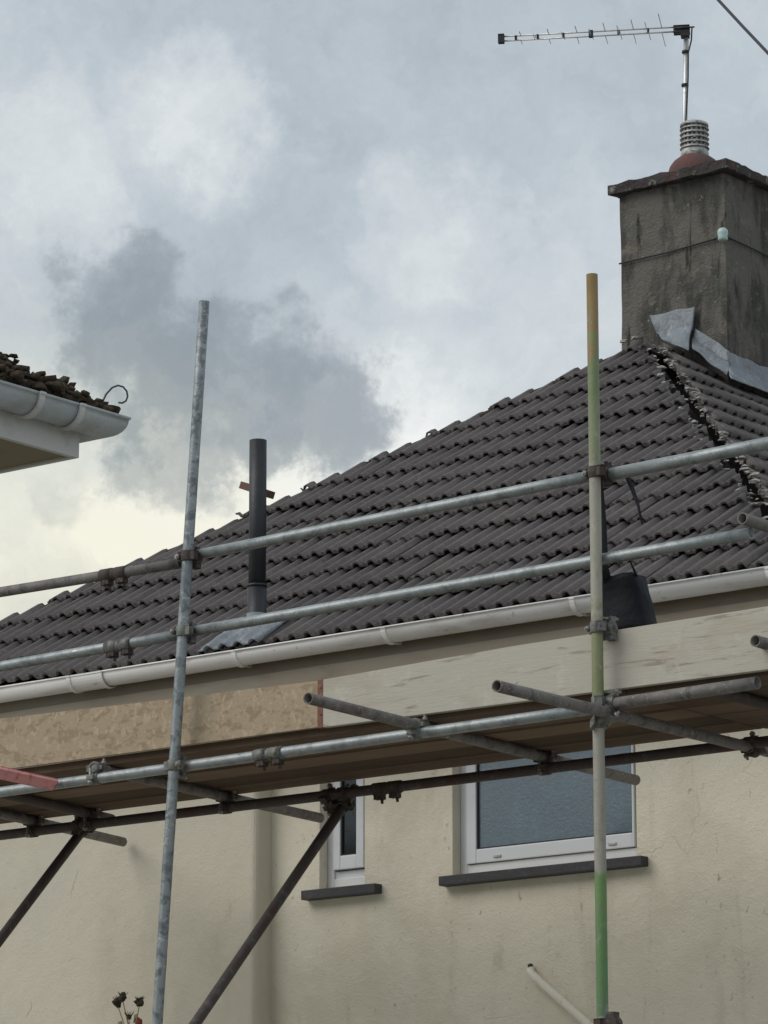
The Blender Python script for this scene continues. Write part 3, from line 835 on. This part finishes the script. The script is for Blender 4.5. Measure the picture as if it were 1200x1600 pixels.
# ---------------------------------------------------------------- vent pipe
VX, VY = -3.352, 1.79
vp = thing('vent_pipe', (VX, VY, 5.35), 'black plastic vent pipe rising from the front roof slope', 'vent pipe')
b = MB(); b.path([(VX, VY, 5.2), (VX, VY, 5.64)], 0.049, 24); b.path([(VX, VY, 5.64), (VX, VY, 5.652)], 0.052, 24)
b.build('socket', M_vent, vp)
b = MB(); b.path([(VX, VY, 5.6), (VX, VY, 6.0), (VX - .001, VY, 6.405)], 0.0445, 24, r_in=0.039)
b.build('pipe', M_vent, vp)
b = MB()
grid = []
for j in range(7):
    row = []
    s_ = -0.045 + j * 0.057
    for i in range(25):
        a = -3.555 + i * 0.0165 + 0.012 * s_
        ph = ((a / (TW / 3)) % 1.0)
        h = max(0, math.sin(PI * min(1, max(0, (ph - .2) / .66)))) * 0.024
        fade = max(0.2, min(1, 1.2 - j * .12))
        p = E0 + V((1, 0, 0)) * a + upF * s_ + nF * (0.016 + h * fade + 0.004 * noise.noise(V((a * 20, s_ * 20, 0))))
        row.append(p)
    grid.append(row)
b.sheet(grid, 0.005)
b.path([(VX, VY - .005, 5.30), (VX, VY, 5.50)], [0.075, 0.053], 20)
b.build('lead_slate', M_lead, vp)

# ---------------------------------------------------------------- batten end behind the pipe
b = MB()
bd = (V((-4.60, 3.62, 6.615)) - V((-5.05, 3.62, 6.80))).normalized()
b.obox((-4.905, 3.62, 6.712), bd, V((0, 1, 0)), bd.cross(V((0, 1, 0))), 0.105, 0.04, 0.021, 0.003)
o = b.build('roof_batten', M_batten, None, (-4.84, 3.62, 6.70))
tag(o, 'short brown batten end sticking out behind the black vent pipe', 'batten')

# ---------------------------------------------------------------- television aerial
ae = thing('tv_aerial', (-3.28, 5.65, 8.70), 'log periodic television aerial on a mast beside the chimney pot', 'aerial')
b = MB(); b.path([(-3.283, 5.68, 8.66), (-3.281, 5.66, 9.13), (-3.258, 5.66, 9.735)], 0.0165, 12)
b.build('mast', M_alu, ae)
Fh = V((-0.61977903, 0.78477637, 0)); 
bd = (-Rv * math.cos(rad(9)) + Fh * math.sin(rad(9))).normalized()
ed = (Fh * math.cos(rad(9)) + Rv * math.sin(rad(9))).normalized()
A0 = V((-3.258, 5.645, 9.712))
LB = 1.12
b = MB()
for dz in (-0.013, 0.016):
    b.path([A0 + bd * -0.03 + V((0, 0, dz)), A0 + bd * LB + V((0, 0, dz))], 0.0052, 8)
b.build('boom', M_alu, ae)
el = [0.50, 0.40, 0.345, 0.33, 0.29, 0.27, 0.235, 0.215, 0.19, 0.17, 0.15]
for k, L in enumerate(el):
    p = A0 + bd * (0.14 + 0.086 * k)
    b = MB()
    s_ = 1 if k % 2 else -1
    b.path([p + V((0, 0, .016)), p + V((0, 0, .016)) + ed * L * .5 * s_], 0.003, 6)
    b.path([p + V((0, 0, -.013)), p + V((0, 0, -.013)) - ed * L * .5 * s_], 0.0026, 6)
    b.build('element', M_alu, ae)
for k in (0.20, 0.36, 0.51, 0.66, 0.80, 0.92):
    b = MB(); c = A0 + bd * (k * LB)
    w_ = 0.014 if k == 0.51 else 0.006
    b.obox(c + V((0, 0, .0015)), bd, ed, V((0, 0, 1)), w_ * .8, 0.009, 0.021 if k == .51 else .013, 0.002)
    b.build('spacer', M_blackplast, ae)
b = MB(); b.obox(A0 + bd * LB + V((0, 0, .0015)), bd, ed, V((0, 0, 1)), 0.015, 0.012, 0.026, 0.004)
b.build('end_cap', M_blackplast, ae)
b = MB(); b.obox(A0 + bd * 0.02 + V((0, 0, -.004)), bd, ed, V((0, 0, 1)), 0.045, 0.022, 0.022, 0.004)
b.obox(A0 + bd * 0.0 + V((0, 0, -.03)), bd, ed, V((0, 0, 1)), 0.022, 0.024, 0.02, 0.004)
b.path([A0 + bd * -.06 + ed * -.03, A0 + bd * .06 + ed * -.03], 0.005, 8)
b.build('clamp', M_blackplast, ae)
b = MB()
R_ = Rv
m0 = V((-3.258, 5.66, 9.70)); 
b.path([m0 + R_ * .045 + V((0, -.02, .02)), m0 + R_ * .04 + V((0, -.02, -.06)), m0 + R_ * .02 + V((0, -.02, -.14)), m0 + R_ * .016 + V((0, -.02, -.3)),
        m0 + R_ * .015 + V((-.01, -.02, -.45)), V((-3.281, 5.64, 9.10)) + R_ * .014, V((-3.283, 5.64, 8.72)) + R_ * .01], 0.005, 6)
b.build('cable', M_cable, ae)
for z in (9.57, 9.36, 9.105):
    b = MB(); x = -3.281 + (z - 9.13) * 0.038
    b.path([(x, 5.655, z - .008), (x, 5.655, z + .008)], 0.022, 12); b.build('cable_clip', M_blackplast, ae)

# ---------------------------------------------------------------- overhead line
b = MB()
p0, p1 = V((0.30, -0.31, 7.90)), V((3.10, -2.56, 5.29))
b.path([p0 + (p1 - p0) * (k / 10) + V((0, 0, -0.03 * math.sin(PI * k / 10))) for k in range(11)], 0.0058, 8)
o = b.build('overhead_cable', M_cable, None, p0)
tag(o, 'thin dark overhead cable crossing the upper right sky', 'cable')

# ---------------------------------------------------------------- scaffold
scf = thing('scaffold', (-1.2, 0.5, 0), 'tube and coupler scaffold standing along the front of the house', 'scaffold')
TR = 0.0243
def tube(name, p0, p1, m, r=TR, label=None):
    b = MB()
    p0, p1 = V(p0), V(p1)
    n = max(2, int((p1 - p0).length / 0.5))
    b.path([p0 + (p1 - p0) * (k / n) for k in range(n + 1)], r, 28, r_in=r - 0.0042)
    o = b.build(name, m, scf)
    if label: o['label'] = label
    return o
tube('standard', (-2.623, 0, 0.04), (-2.1675, 0, 6.525), M_galv_pat, label='leaning blotched grey standard')
tube('standard', (0.012, 0, 0.04), (0.0, 0, 6.255), M_paint_std, label='standard with yellow, cream and green paint')
tube('standard', (0.95, 0.0, 0.04), (0.95, 0, 6.2), M_galv)
tube('standard', (-4.85, 0, 0.04), (-4.70, 0, 6.3), M_galv)
RY = 0.0495
tube('guardrail', (-4.75, RY, 5.356), (-2.335, RY, 5.331), M_tan_tube)
tube('guardrail', (-2.31, RY, 5.354), (0.02, RY, 5.399), M_galv)
tube('guardrail', (0.055, RY - .004, 5.388), (1.05, RY - .004, 5.405), M_galv, 0.0275)
tube('guardrail', (-4.75, RY, 4.966), (-2.32, RY, 5.000), M_galv)
tube('guardrail', (-2.31, RY, 5.004), (0.735, RY, 5.042), M_galv)
tube('guardrail', (0.752, -0.04, 5.085), (0.752, 3.2, 5.075), M_tan_tube)
tube('guardrail', (0.775, 0.0, 4.586), (0.775, 3.2, 4.58), M_tan_tube)
tube('ledger', (-4.75, RY, 4.379), (-0.035, RY, 4.408), M_galv, label='outer ledger')
tube('ledger', (0.082, 0.02, 4.410), (0.782, 0.0, 4.414), M_tan_tube, 0.026)
IY = 1.07
tube('ledger', (-4.75, IY, 4.387), (1.1, IY, 4.387), M_dark_tube, label='inner ledger')
TZ = 4.4375
tube('transom', (-0.930, -0.745, TZ), (-1.092, 1.858, TZ), M_tan_tube)
tube('transom', (0.050, -0.762, 4.3745), (0.050, 1.40, 4.369), M_tan_tube)
tube('transom', (-2.828, 0.022, TZ), (-2.997, 1.868, TZ), M_tan_tube)
tube('transom', (-4.01, 0.0, TZ), (-4.325, 1.885, TZ), M_tan_tube)
tube('transom', (-3.63, -0.05, TZ), (-3.83, 1.25, TZ), M_dark_tube)
tube('transom', (0.49, 0.10, TZ), (0.42, 1.6, TZ), M_dark_tube)
# braces from the inner ledger down to the foot of the standards
def brace(x, top, low):
    t_, l_ = V((x, *top)), V((x, *low))
    d = (l_ - t_).normalized()
    tube('brace', t_, t_ + d * 4.2, M_dark_tube)
def P_(x, y, z): return V((x, y, z))
q0, q1 = V((-2.22, 1.09, 4.335)), V((-2.20, 0.029, 3.236))
dq = (q1 - q0).normalized()
tube('brace', q0 - dq * 0.13, q0 + dq * 3.9, M_dark_tube)
q0, q1 = V((-3.90, 1.12, 4.375)), V((-3.80, 0.446, 3.763))
dq = (q1 - q0).normalized()
tube('brace', q0 - dq * 0.10, q0 + dq * 3.9, M_dark_tube)

def coupler(pA, dA, pB, dB, m=M_coupler, flip=1):
    pA, pB, dA, dB = V(pA), V(pB), V(dA).normalized(), V(dB).normalized()
    c = (pB - pA)
    c = c - dA * c.dot(dA) * 0.0
    cn = c.normalized()
    b = MB()
    for p, d in ((pA, dA), (pB, dB)):
        b.path([p - d * 0.024, p - d * 0.021, p + d * 0.021, p + d * 0.024], [0.0285, 0.0305, 0.0305, 0.0285], 20)
    up = dA.cross(cn)
    if up.length < .1: up = dB.cross(cn)
    up.normalize()
    b.obox((pA + pB) / 2, cn, up, cn.cross(up).normalized(), max(c.length / 2 - 0.012, .012), 0.018, 0.018, 0.004)
    for p, d, sg in ((pA, dA, -1), (pB, dB, 1)):
        s_ = d.cross(cn)
        if s_.length < .1: continue
        s_.normalize(); s_ *= flip
        for q in (1, -1):
            cc = p + s_ * 0.037 * q
            b.obox(cc, s_, cn, d, 0.011, 0.010 if q > 0 else 0.016, 0.020, 0.003)
    o = b.build('coupler', m, scf)
    for p, d, sg in ((pA, dA, -1), (pB, dB, 1)):
        s_ = d.cross(cn)
        if s_.length < .1: continue
        s_.normalize(); s_ *= flip
        cc = p + s_ * 0.042
        b = MB()
        b.path([cc - cn * 0.036 , cc + cn * 0.042], 0.0065, 8)
        e0 = cc + cn * sg * 0.016
        b.path([e0, e0 + cn * sg * 0.014], 0.0125, 6)
        b.build('bolt', M_bolt, o)
XA, ZA, YA = V((1, 0, 0)), V((0, 0, 1)), V((0, 1, 0))
def lx(z): return -2.1675 - (6.525 - z) * (0.4555 / 6.485)
coupler((lx(5.343), 0, 5.343), ZA, (lx(5.343), RY, 5.343), XA, M_coupler_rust)
coupler((lx(5.0), 0, 5.0), ZA, (lx(5.0), RY, 5.0), XA, M_coupler)
coupler((lx(4.393), 0, 4.393), ZA, (lx(4.393), RY, 4.393), XA, M_coupler, -1)
coupler((0.004, 0, 5.395), ZA, (0.02, RY, 5.395), XA, M_coupler_rust)
coupler((0.004, 0, 4.735), ZA, (0.03, 0.05, 4.735), XA, M_coupler)
coupler((0.006, 0, 4.335), ZA, (0.05, 0.0, 4.375), YA, M_coupler)
coupler((0.006, 0, 4.42), ZA, (0.05, 0.03, 4.42), XA, M_coupler)
coupler((0.010, 0, 3.10), ZA, (0.06, 0.0, 3.10), YA, M_coupler_rust)
def tx(a, b_, y): t = (y - a[1]) / (b_[1] - a[1]); return a[0] + (b_[0] - a[0]) * t
T2a, T2b = (-0.930, -0.745), (-1.092, 1.858)
T1a, T1b = (-2.825, -0.035), (-2.997, 1.868)
T0a, T0b = (-4.01, 0.0), (-4.325, 1.885)
T5a, T5b = (-3.63, -.05), (-3.83, 1.25)
for a, b_, zl in ((T2a, T2b, 4.403), (T1a, T1b, 4.391), (T0a, T0b, 4.384), (T5a, T5b, 4.386)):
    d = (b_[0] - a[0], b_[1] - a[1], 0)
    x = tx(a, b_, RY)
    coupler((x, RY, zl), XA, (x, RY, TZ), d, M_coupler)
    x = tx(a, b_, IY)
    coupler((x, IY, 4.387), XA, (x, IY, TZ), d, M_coupler_rust)
coupler((0.05, IY, 4.387), XA, (0.05, IY + .02, 4.36), YA, M_coupler_rust)
coupler((0.46, IY, 4.387), XA, (0.44, IY, TZ), YA, M_coupler_rust)
coupler((-2.21, IY, 4.387), XA, (-2.22, 1.09, 4.335), dq, M_coupler_rust)
coupler((-3.89, IY, 4.387), XA, (-3.90, 1.12, 4.375), dq, M_coupler_rust)
coupler((-2.30, IY, 4.387), XA, (-2.30, IY + .05, 4.33), YA, M_coupler_rust)
# sleeve couplers where tubes are joined end to end
def sleeve(c, d, m, down=True):
    c, d = V(c), V(d).normalized()
    b = MB()
    s_ = d.cross(ZA).normalized()
    for k in (-0.045, 0.045):
        b.path([c + d * (k - .034), c + d * (k + .034)], 0.0300, 20)
    b.path([c - d * .02, c + d * .02], 0.0285, 16)
    o = b.build('sleeve_coupler', m, scf)
    for k in (-0.045, 0.045):
        b = MB()
        cc = c + d * k - ZA * 0.036
        b.obox(cc, d, s_, ZA, 0.022, 0.016, 0.012, 0.003)
        b.path([cc - ZA * .01 - s_ * .03, cc - ZA * .012 + s_ * .03], 0.006, 8)
        b.path([cc + d * .01 - ZA * 0.006, cc + d * .016 - ZA * 0.034], 0.0075, 6)
        b.build('bolt', M_coupler_rust, o)
sleeve((-2.74, RY, 5.335), (1, 0, -.01), M_coupler_rust)
sleeve((-2.70, RY, 4.9945), (1, 0, .014), M_coupler)
sleeve((-1.945, IY, 4.387), XA, M_coupler_rust)
sleeve((-1.80, RY, 4.397), (1, 0, .006), M_coupler)

# ---------------------------------------------------------------- deck boards and toe boards
DZ = TZ + 0.0245
rows = ['outermost grimy deck board running just behind the toe boards', 'second grimy deck board in from the toe boards',
        'middle grimy deck board of the scaffold platform', 'fourth grimy deck board, next to the innermost one',
        'innermost grimy deck board nearest the rendered wall']
for k in range(5):
    y0 = 0.118 + k * 0.213
    b = MB()
    z0 = DZ + (0.001, 0.007, 0.0, 0.005, 0.002)[k]
    b.box(-4.72, 0.06 - (0, .012, .004, .018, .008)[k], y0, y0 + 0.198, z0, z0 + 0.038, 0.004)
    o = b.build('deck_board', M_deck, None, (-2.3, y0 + .1, z0))
    tag(o, rows[k], 'board', 'boards of the scaffold deck')
rows2 = ['short deck board at the right end of the platform, outermost one', 'short deck board at the right end, second from the outside',
         'short deck board at the right end, middle of its row', 'short deck board at the right end, fourth from the outside',
         'short deck board at the right end, nearest the house wall']
for k in range(5):
    y0 = 0.118 + k * 0.213
    b = MB()
    z0 = DZ + random.uniform(0, 0.002)
    b.box(0.064, 1.35, y0, y0 + 0.207, z0, z0 + 0.038, 0.004)
    o = b.build('deck_board', M_deck, None, (0.7, y0 + .1, z0))
    tag(o, rows2[k], 'board', 'boards of the scaffold deck')
def prism(pts, y0, y1, name, m, bev=0.003):
    b = MB()
    A = [b.bm.verts.new((x, y0, z)) for x, z in pts]; B = [b.bm.verts.new((x, y1, z)) for x, z in pts]
    b.bm.faces.new(A); b.bm.faces.new(B[::-1])
    n = len(pts)
    for i in range(n): b.bm.faces.new((A[i], B[i], B[(i + 1) % n], A[(i + 1) % n]))
    if bev: bmesh.ops.bevel(b.bm, geom=b.bm.edges[:], offset=bev, segments=2, profile=.7, affect='EDGES')
    return b
b = prism([(-4.7, 4.500), (-1.552, 4.496), (-1.552, 4.702), (-2.6, 4.722), (-4.7, 4.772)], 0.080, 0.098, 'x', M_osb, 0.002)
o = b.build('toe_board', M_osb, None, (-3.1, .09, 4.5))
tag(o, 'tan chipboard toe board along the left half of the platform', 'toe board', 'toe boards of the scaffold')
b = prism([(-1.548, 4.492), (1.3, 4.478), (1.3, 4.742), (-0.5, 4.728), (-1.548, 4.703)], 0.078, 0.114, 'x', M_timber, 0.003)
toe = b.build('toe_board', M_timber, None, (-.1, .09, 4.49))
tag(toe, 'pale timber toe board with a rusty red end, right half of the platform', 'toe board', 'toe boards of the scaffold')
b = MB(); b.box(-1.551, -1.522, 0.0755, 0.1165, 4.4905, 4.7045, 0.001)
for z in (4.55, 4.62, 4.67): b.lump((-1.532, 0.075, z), .007, .004, .007, .1)
b.build('end_band', M_band, toe)

# pink painted timber offcut lying on the outer ledger
b = MB()
p0, p1 = V((-3.104, -0.34, 4.402)), V((-3.054, 0.005, 4.380))
d = (p1 - p0).normalized(); s_ = d.cross(ZA).normalized(); u_ = s_.cross(d).normalized()
s2 = (s_ * .72 + u_ * .70).normalized(); u2 = d.cross(s2).normalized()
b.obox((p0 + p1) / 2, d, s2, u2, (p1 - p0).length / 2, 0.025, 0.011, 0.003)
pink = b.build('painted_batten', M_pink, None, (p0 + p1) / 2)
tag(pink, 'short pink painted batten butting against the outer ledger at far left', 'batten')
b = MB(); b.obox(p1 + d * .002, d, s2, u2, 0.004, 0.0245, 0.0105, 0.001)
b.build('end_grain', M_pink_end, pink)

# ---------------------------------------------------------------- black bag hung on the guardrails
bag = thing('black_bag', (0.0, 0.2, 4.76), 'black plastic bag hanging by straps behind the toe board, right of the painted pole', 'bag')
b = MB()
rows_ = []
nseg = 28
for j in range(11):
    t = j / 10
    z = 4.74 + t * 0.245
    hw = 0.118 - 0.026 * t
    cx_ = 0.018 - 0.034 * t
    hd_ = 0.075 - 0.012 * t
    ring = []
    for k in range(nseg):
        a = 2 * PI * k / nseg
        ca, sa = math.cos(a), math.sin(a)
        x = cx_ + hw * math.copysign(abs(ca) ** 0.45, ca)
        y = 0.22 + hd_ * math.copysign(abs(sa) ** 0.45, sa)
        p = V((x, y, z))
        w_ = 0.007 * (0.4 + t)
        p += V((noise.noise(p * 14), noise.noise(p * 14 + V((3, 3, 3))), noise.noise(p * 18) * (1.6 if t > .85 else .3))) * w_
        ring.append(b.bm.verts.new(p))
    rows_.append(ring)
for j in range(10):
    for k in range(nseg): b.bm.faces.new((rows_[j][k], rows_[j][(k + 1) % nseg], rows_[j + 1][(k + 1) % nseg], rows_[j + 1][k])).smooth = True
b.bm.faces.new(rows_[0][::-1]); b.bm.faces.new(rows_[-1])
b.build('sack', M_blackbag, bag)
def strip(pts, w, t, name, m, parent):
    b = MB()
    wv = Rv * 1.0
    top = []
    for p, ww in zip(pts, w):
        p = V(p)
        top.append([p - wv * ww / 2, p + wv * ww / 2])
    b.sheet(top, t)
    return b.build(name, m, parent)
strip([(-0.055, 0.165, 4.96), (-0.045, .13, 5.02), (-0.035, .11, 5.2), (-0.03, .085, 5.36), (-.03, .08, 5.405)], [.04, .03, .026, .022, .02], 0.004, 'strap', M_strap, bag)
strip([(0.10, 0.085, 5.395), (0.125, .09, 5.33), (0.15, .10, 5.25), (.165, .105, 5.17)], [.022, .02, .013, .006], 0.003, 'strap', M_strap, bag)
strip([(0.075, 0.19, 4.975), (0.078, .14, 5.03), (0.07, .08, 5.06)], [.012, .007, .006], 0.003, 'strap', M_strap, bag)

# ---------------------------------------------------------------- cream pipe on the wall
b = MB()
b.path([(-1.832, 2.045, 3.632), (-1.828, 2.02, 3.618), (-1.812, 2.012, 3.598), (-1.77, 2.012, 3.560), (-1.49, 2.012, 3.342), (-1.0, 2.012, 2.96)], [0.014, .018, .020, .020, .020, .020], 14)
wp = b.build('wall_pipe', M_creampipe, None, (-1.4, 2.03, 3.3))
tag(wp, 'cream painted pipe running diagonally down the rendered wall', 'pipe')
b = MB(); b.path([(-1.836, 2.03, 3.645), (-1.830, 2.025, 3.628)], 0.013, 10)
b.build('pipe_tip', M_blackplast, wp)

# ---------------------------------------------------------------- dry flower stems in front of the left standard
fl = thing('dried_flower', (-2.0, -0.6, 2.2), 'dried flower stems with dark seed heads beside the leaning grey standard', 'plant')
base = V((-2.02, -0.6, 2.2))
heads = [(-2.094, 3.276), (-2.048, 3.290), (-1.951, 3.266), (-2.013, 3.205)]
for k, (x, z) in enumerate(heads):
    top = V((x, -0.6 + random.uniform(-.03, .03), z))
    b = MB()
    mid = V((-2.015 + (x + 2.015) * .35, -.6, z - .12))
    b.path([base, V((-2.02, -.6, 2.9)), mid, top - V((0, 0, .012))], [.005, .004, .0028, .0025], 6)
    b.build('stem', M_stem, fl)
    b = MB()
    k_ = 0.018 if k < 3 else 0.012
    k_ *= (1.1, .95, 1.05, .8)[k]; b.lump(top, k_ * (1, .85, 1, .9)[k], k_, k_ * (1.1, 1.3, 1.05, 1.2)[k], 0.45, 2)
    for i in range(9):
        a = 2 * PI * i / 9 + k
        b.path([top + V((math.cos(a) * .010, math.sin(a) * .010, .006)), top + V((math.cos(a) * .022, math.sin(a) * .022, .018 + .008 * random.random()))], [.0022, .0008], 5)
    b.build('seed_head', M_seed, fl)
for (x0, z0, x1, z1) in ((-2.03, 3.10, -2.075, 3.19), (-2.005, 3.12, -1.985, 3.215), (-2.02, 3.05, -2.06, 3.12)):
    b = MB(); b.path([(x0, -.6, z0 - .1), (x0, -.6, z0), (x1, -.59, z1)], [.003, .0026, .0016], 5); b.build('stem', M_stem, fl)
    b = MB(); b.sheet([[V((x1 - .012, -.6, z1 - .035)), V((x1 + .012, -.6, z1 - .03))], [V((x1 - .006, -.605, z1)), V((x1 + .01, -.60, z1 + .004))]], .002)
    b.build('leaf', M_stem, fl)
b = MB()
for i in range(4): b.lump((-1.975 + random.uniform(-.015, .015), -.6, 3.175 + random.uniform(-.02, .015)), .014, .01, .018, .4)
b.build('petal', M_petal, fl)
b = MB(); b.path([(-2.12, -.6, 3.285), (-2.094, -.6, 3.277)], .0018, 5); b.path([(-2.10, -.6, 3.306), (-2.092, -.6, 3.285)], .0018, 5)
b.build('bract', M_stem, fl)
# the bush it grows from, below the frame
b = MB()
for i in range(260):
    a, rr = random.uniform(0, 2 * PI), 0.32 * math.sqrt(random.random())
    p = V((-2.0 + rr * math.cos(a), -.6 + rr * math.sin(a), random.uniform(0.1, 2.15)))
    u = V((random.gauss(0, 1), random.gauss(0, 1), random.gauss(0, .5))).normalized() * .05
    w = u.cross(V((random.gauss(0, 1), random.gauss(0, 1), random.gauss(0, 1)))).normalized() * .02
    f_ = [b.bm.verts.new(p - u), b.bm.verts.new(p + w), b.bm.verts.new(p + u), b.bm.verts.new(p - w)]
    b.bm.faces.new(f_)
b.path([(-2.0, -.6, 0), (-2.02, -.6, 2.2)], [.02, .006], 8)
b.build('foliage', mat('dull_leaf', (0.06, 0.08, 0.03), 0.8), fl, kind='stuff')

# ---------------------------------------------------------------- neighbouring house at the left
nb = thing('neighbour_house', (-1.0, -6.0, 0), 'neighbouring house corner with grey gutter and mossy tiles at upper left', 'house')
FX, FY, SZ = 1.080, -4.310, 4.462
b = MB(); b.box(-5.4, 0.55, -11.0, -4.84, 0, SZ); b.build('wall', M_wall_smooth, nb)
b = MB(); b.box(-5.8, FX - .02, -11.3, FY - .02, SZ + .008, SZ + .02); b.build('soffit', M_soffit, nb)
b = MB(); b.box(FX - .02, FX, -11.3, FY, SZ, SZ + 0.115, .002); b.build('fascia', M_oldwhite, nb)
b = MB(); b.box(-5.8, FX - .02, FY - .02, FY, SZ, SZ + 0.115, .002); b.build('fascia', M_oldwhite, nb)
g2 = 0.056
gx, gy, gz = FX + 0.050, FY + 0.046, SZ + 0.126
b = MB()
b.extrude_profile(half_round(g2, 0.004), (gx, -11.3, gz), (gx, gy - 0.13, gz), (1, 0, 0), (0, 0, 1))
b.extrude_profile(half_round(g2, 0.004), (-5.8, gy, gz), (gx - .13, gy, gz), (0, 1, 0), (0, 0, 1))
# mitred corner piece
pr = half_round(g2 + .004, .006)
A = [b.bm.verts.new((gx + a, gy - .16, gz + z)) for a, z in pr]
Bm = [b.bm.verts.new((gx + a, gy + a, gz + z)) for a, z in pr]
Cc = [b.bm.verts.new((gx - .16, gy + a, gz + z)) for a, z in pr]
for P, Q in ((A, Bm), (Bm, Cc)):
    for i in range(len(pr)): b.bm.faces.new((P[i], P[(i + 1) % len(pr)], Q[(i + 1) % len(pr)], Q[i]))
for f in b.bm.faces: f.smooth = True
ng = b.build('gutter', M_oldgutter, nb)
for y in (gy - .155, gy - .335, gy - 1.2):
    b = MB(); b.extrude_profile(half_round(g2 + .009, .008), (gx, y - .011, gz), (gx, y + .011, gz), (1, 0, 0), (0, 0, 1))
    b.box(FX, gx, y - .012, y + .012, gz - .05, gz - .02)
    b.build('bracket', M_oldwhite, ng)
# roof of the neighbour: hip from the corner
NPH = rad(33)
NC = V((FX + 0.05, FY + 0.05, gz + 0.016))
upN, nN = V((-math.cos(NPH), 0, math.sin(NPH))), V((math.sin(NPH), 0, math.cos(NPH)))
apN = NC + V((-3.2, -3.2, 3.2 * math.tan(NPH)))
def slab2(pts, n, m, off=0.02):
    b = MB()
    A = [b.bm.verts.new(V(p) - n * off) for p in pts]; B = [b.bm.verts.new(V(p) - n * (off + .03)) for p in pts]
    b.bm.faces.new(A); b.bm.faces.new(B[::-1]); k = len(pts)
    for i in range(k): b.bm.faces.new((A[i], B[i], B[(i + 1) % k], A[(i + 1) % k]))
    return b.build('roof_slope', m, nb)
NOFF = 0.012
nsl = slab2([V((NC.x, -11.3, NC.z)), NC, apN, V((apN.x, -11.3 + 3.2, apN.z))], nN, M_moss_tile)
n2 = V((0, math.sin(NPH), math.cos(NPH)))
slab2([NC, V((-5.8, NC.y, NC.z)), V((-5.8 + 3.2, apN.y, apN.z)), apN], n2, M_moss_tile)
NT = tile_mesh('mossy_tile', M_moss_tile, amp=0.018)
cutN = vert_plane(NC, apN, (NC.x, -8, 0), 0.0)
lay_tiles(NT, nsl, V((NC.x, 0, NC.z + .02)), V((0, 1, 0)), upN, nN, 0.30, 5, -6.3, -4.0, [cutN], lambda r, a, p: True, M_moss_tile, 0.005, name='mossy_tile')
b = MB()
for i in range(620):
    t = random.uniform(0, 0.45)
    q = NC + (apN - NC) * t + V((random.gauss(0, .02), random.gauss(0, .02), random.uniform(-.02, .028)))
    k = random.choice((1, 1, 1, 1.35)) * random.uniform(.006, .014)
    b.lump(q, k * 1.6, k * 1.6, k, .6)
for i in range(800):
    s_ = random.uniform(0, .5); y = NC.y - s_ - random.uniform(0, 1.3)
    q = V((NC.x, y, NC.z)) + upN * s_ + nN * random.uniform(.01, .045)
    k = random.choice((1, 1, 1, 1.35)) * random.uniform(.006, .014)
    b.lump(q, k * 1.6, k * 1.6, k, .6)
for f in b.bm.faces: f.smooth = True
b.build('moss', M_moss_tile, nb, kind='stuff')
# curled wire standing in the gutter corner
b = MB()
w0 = V((1.118, -4.272, 4.588))
hk = [(0, -.03), (.004, 0), (.012, .030), (.026, .058), (.044, .076), (.062, .082), (.078, .078), (.089, .066), (.092, .052), (.087, .040), (.076, .034), (.064, .0355)]
b.path([w0 + Rv * (x * 1.02) + ZA * (z * 1.18 + .012) for x, z in hk], 0.0031, 8)
o = b.build('curled_wire', M_wire, None, w0)
tag(o, 'thin dark wire curling up like a hook from the grey gutter corner', 'wire')
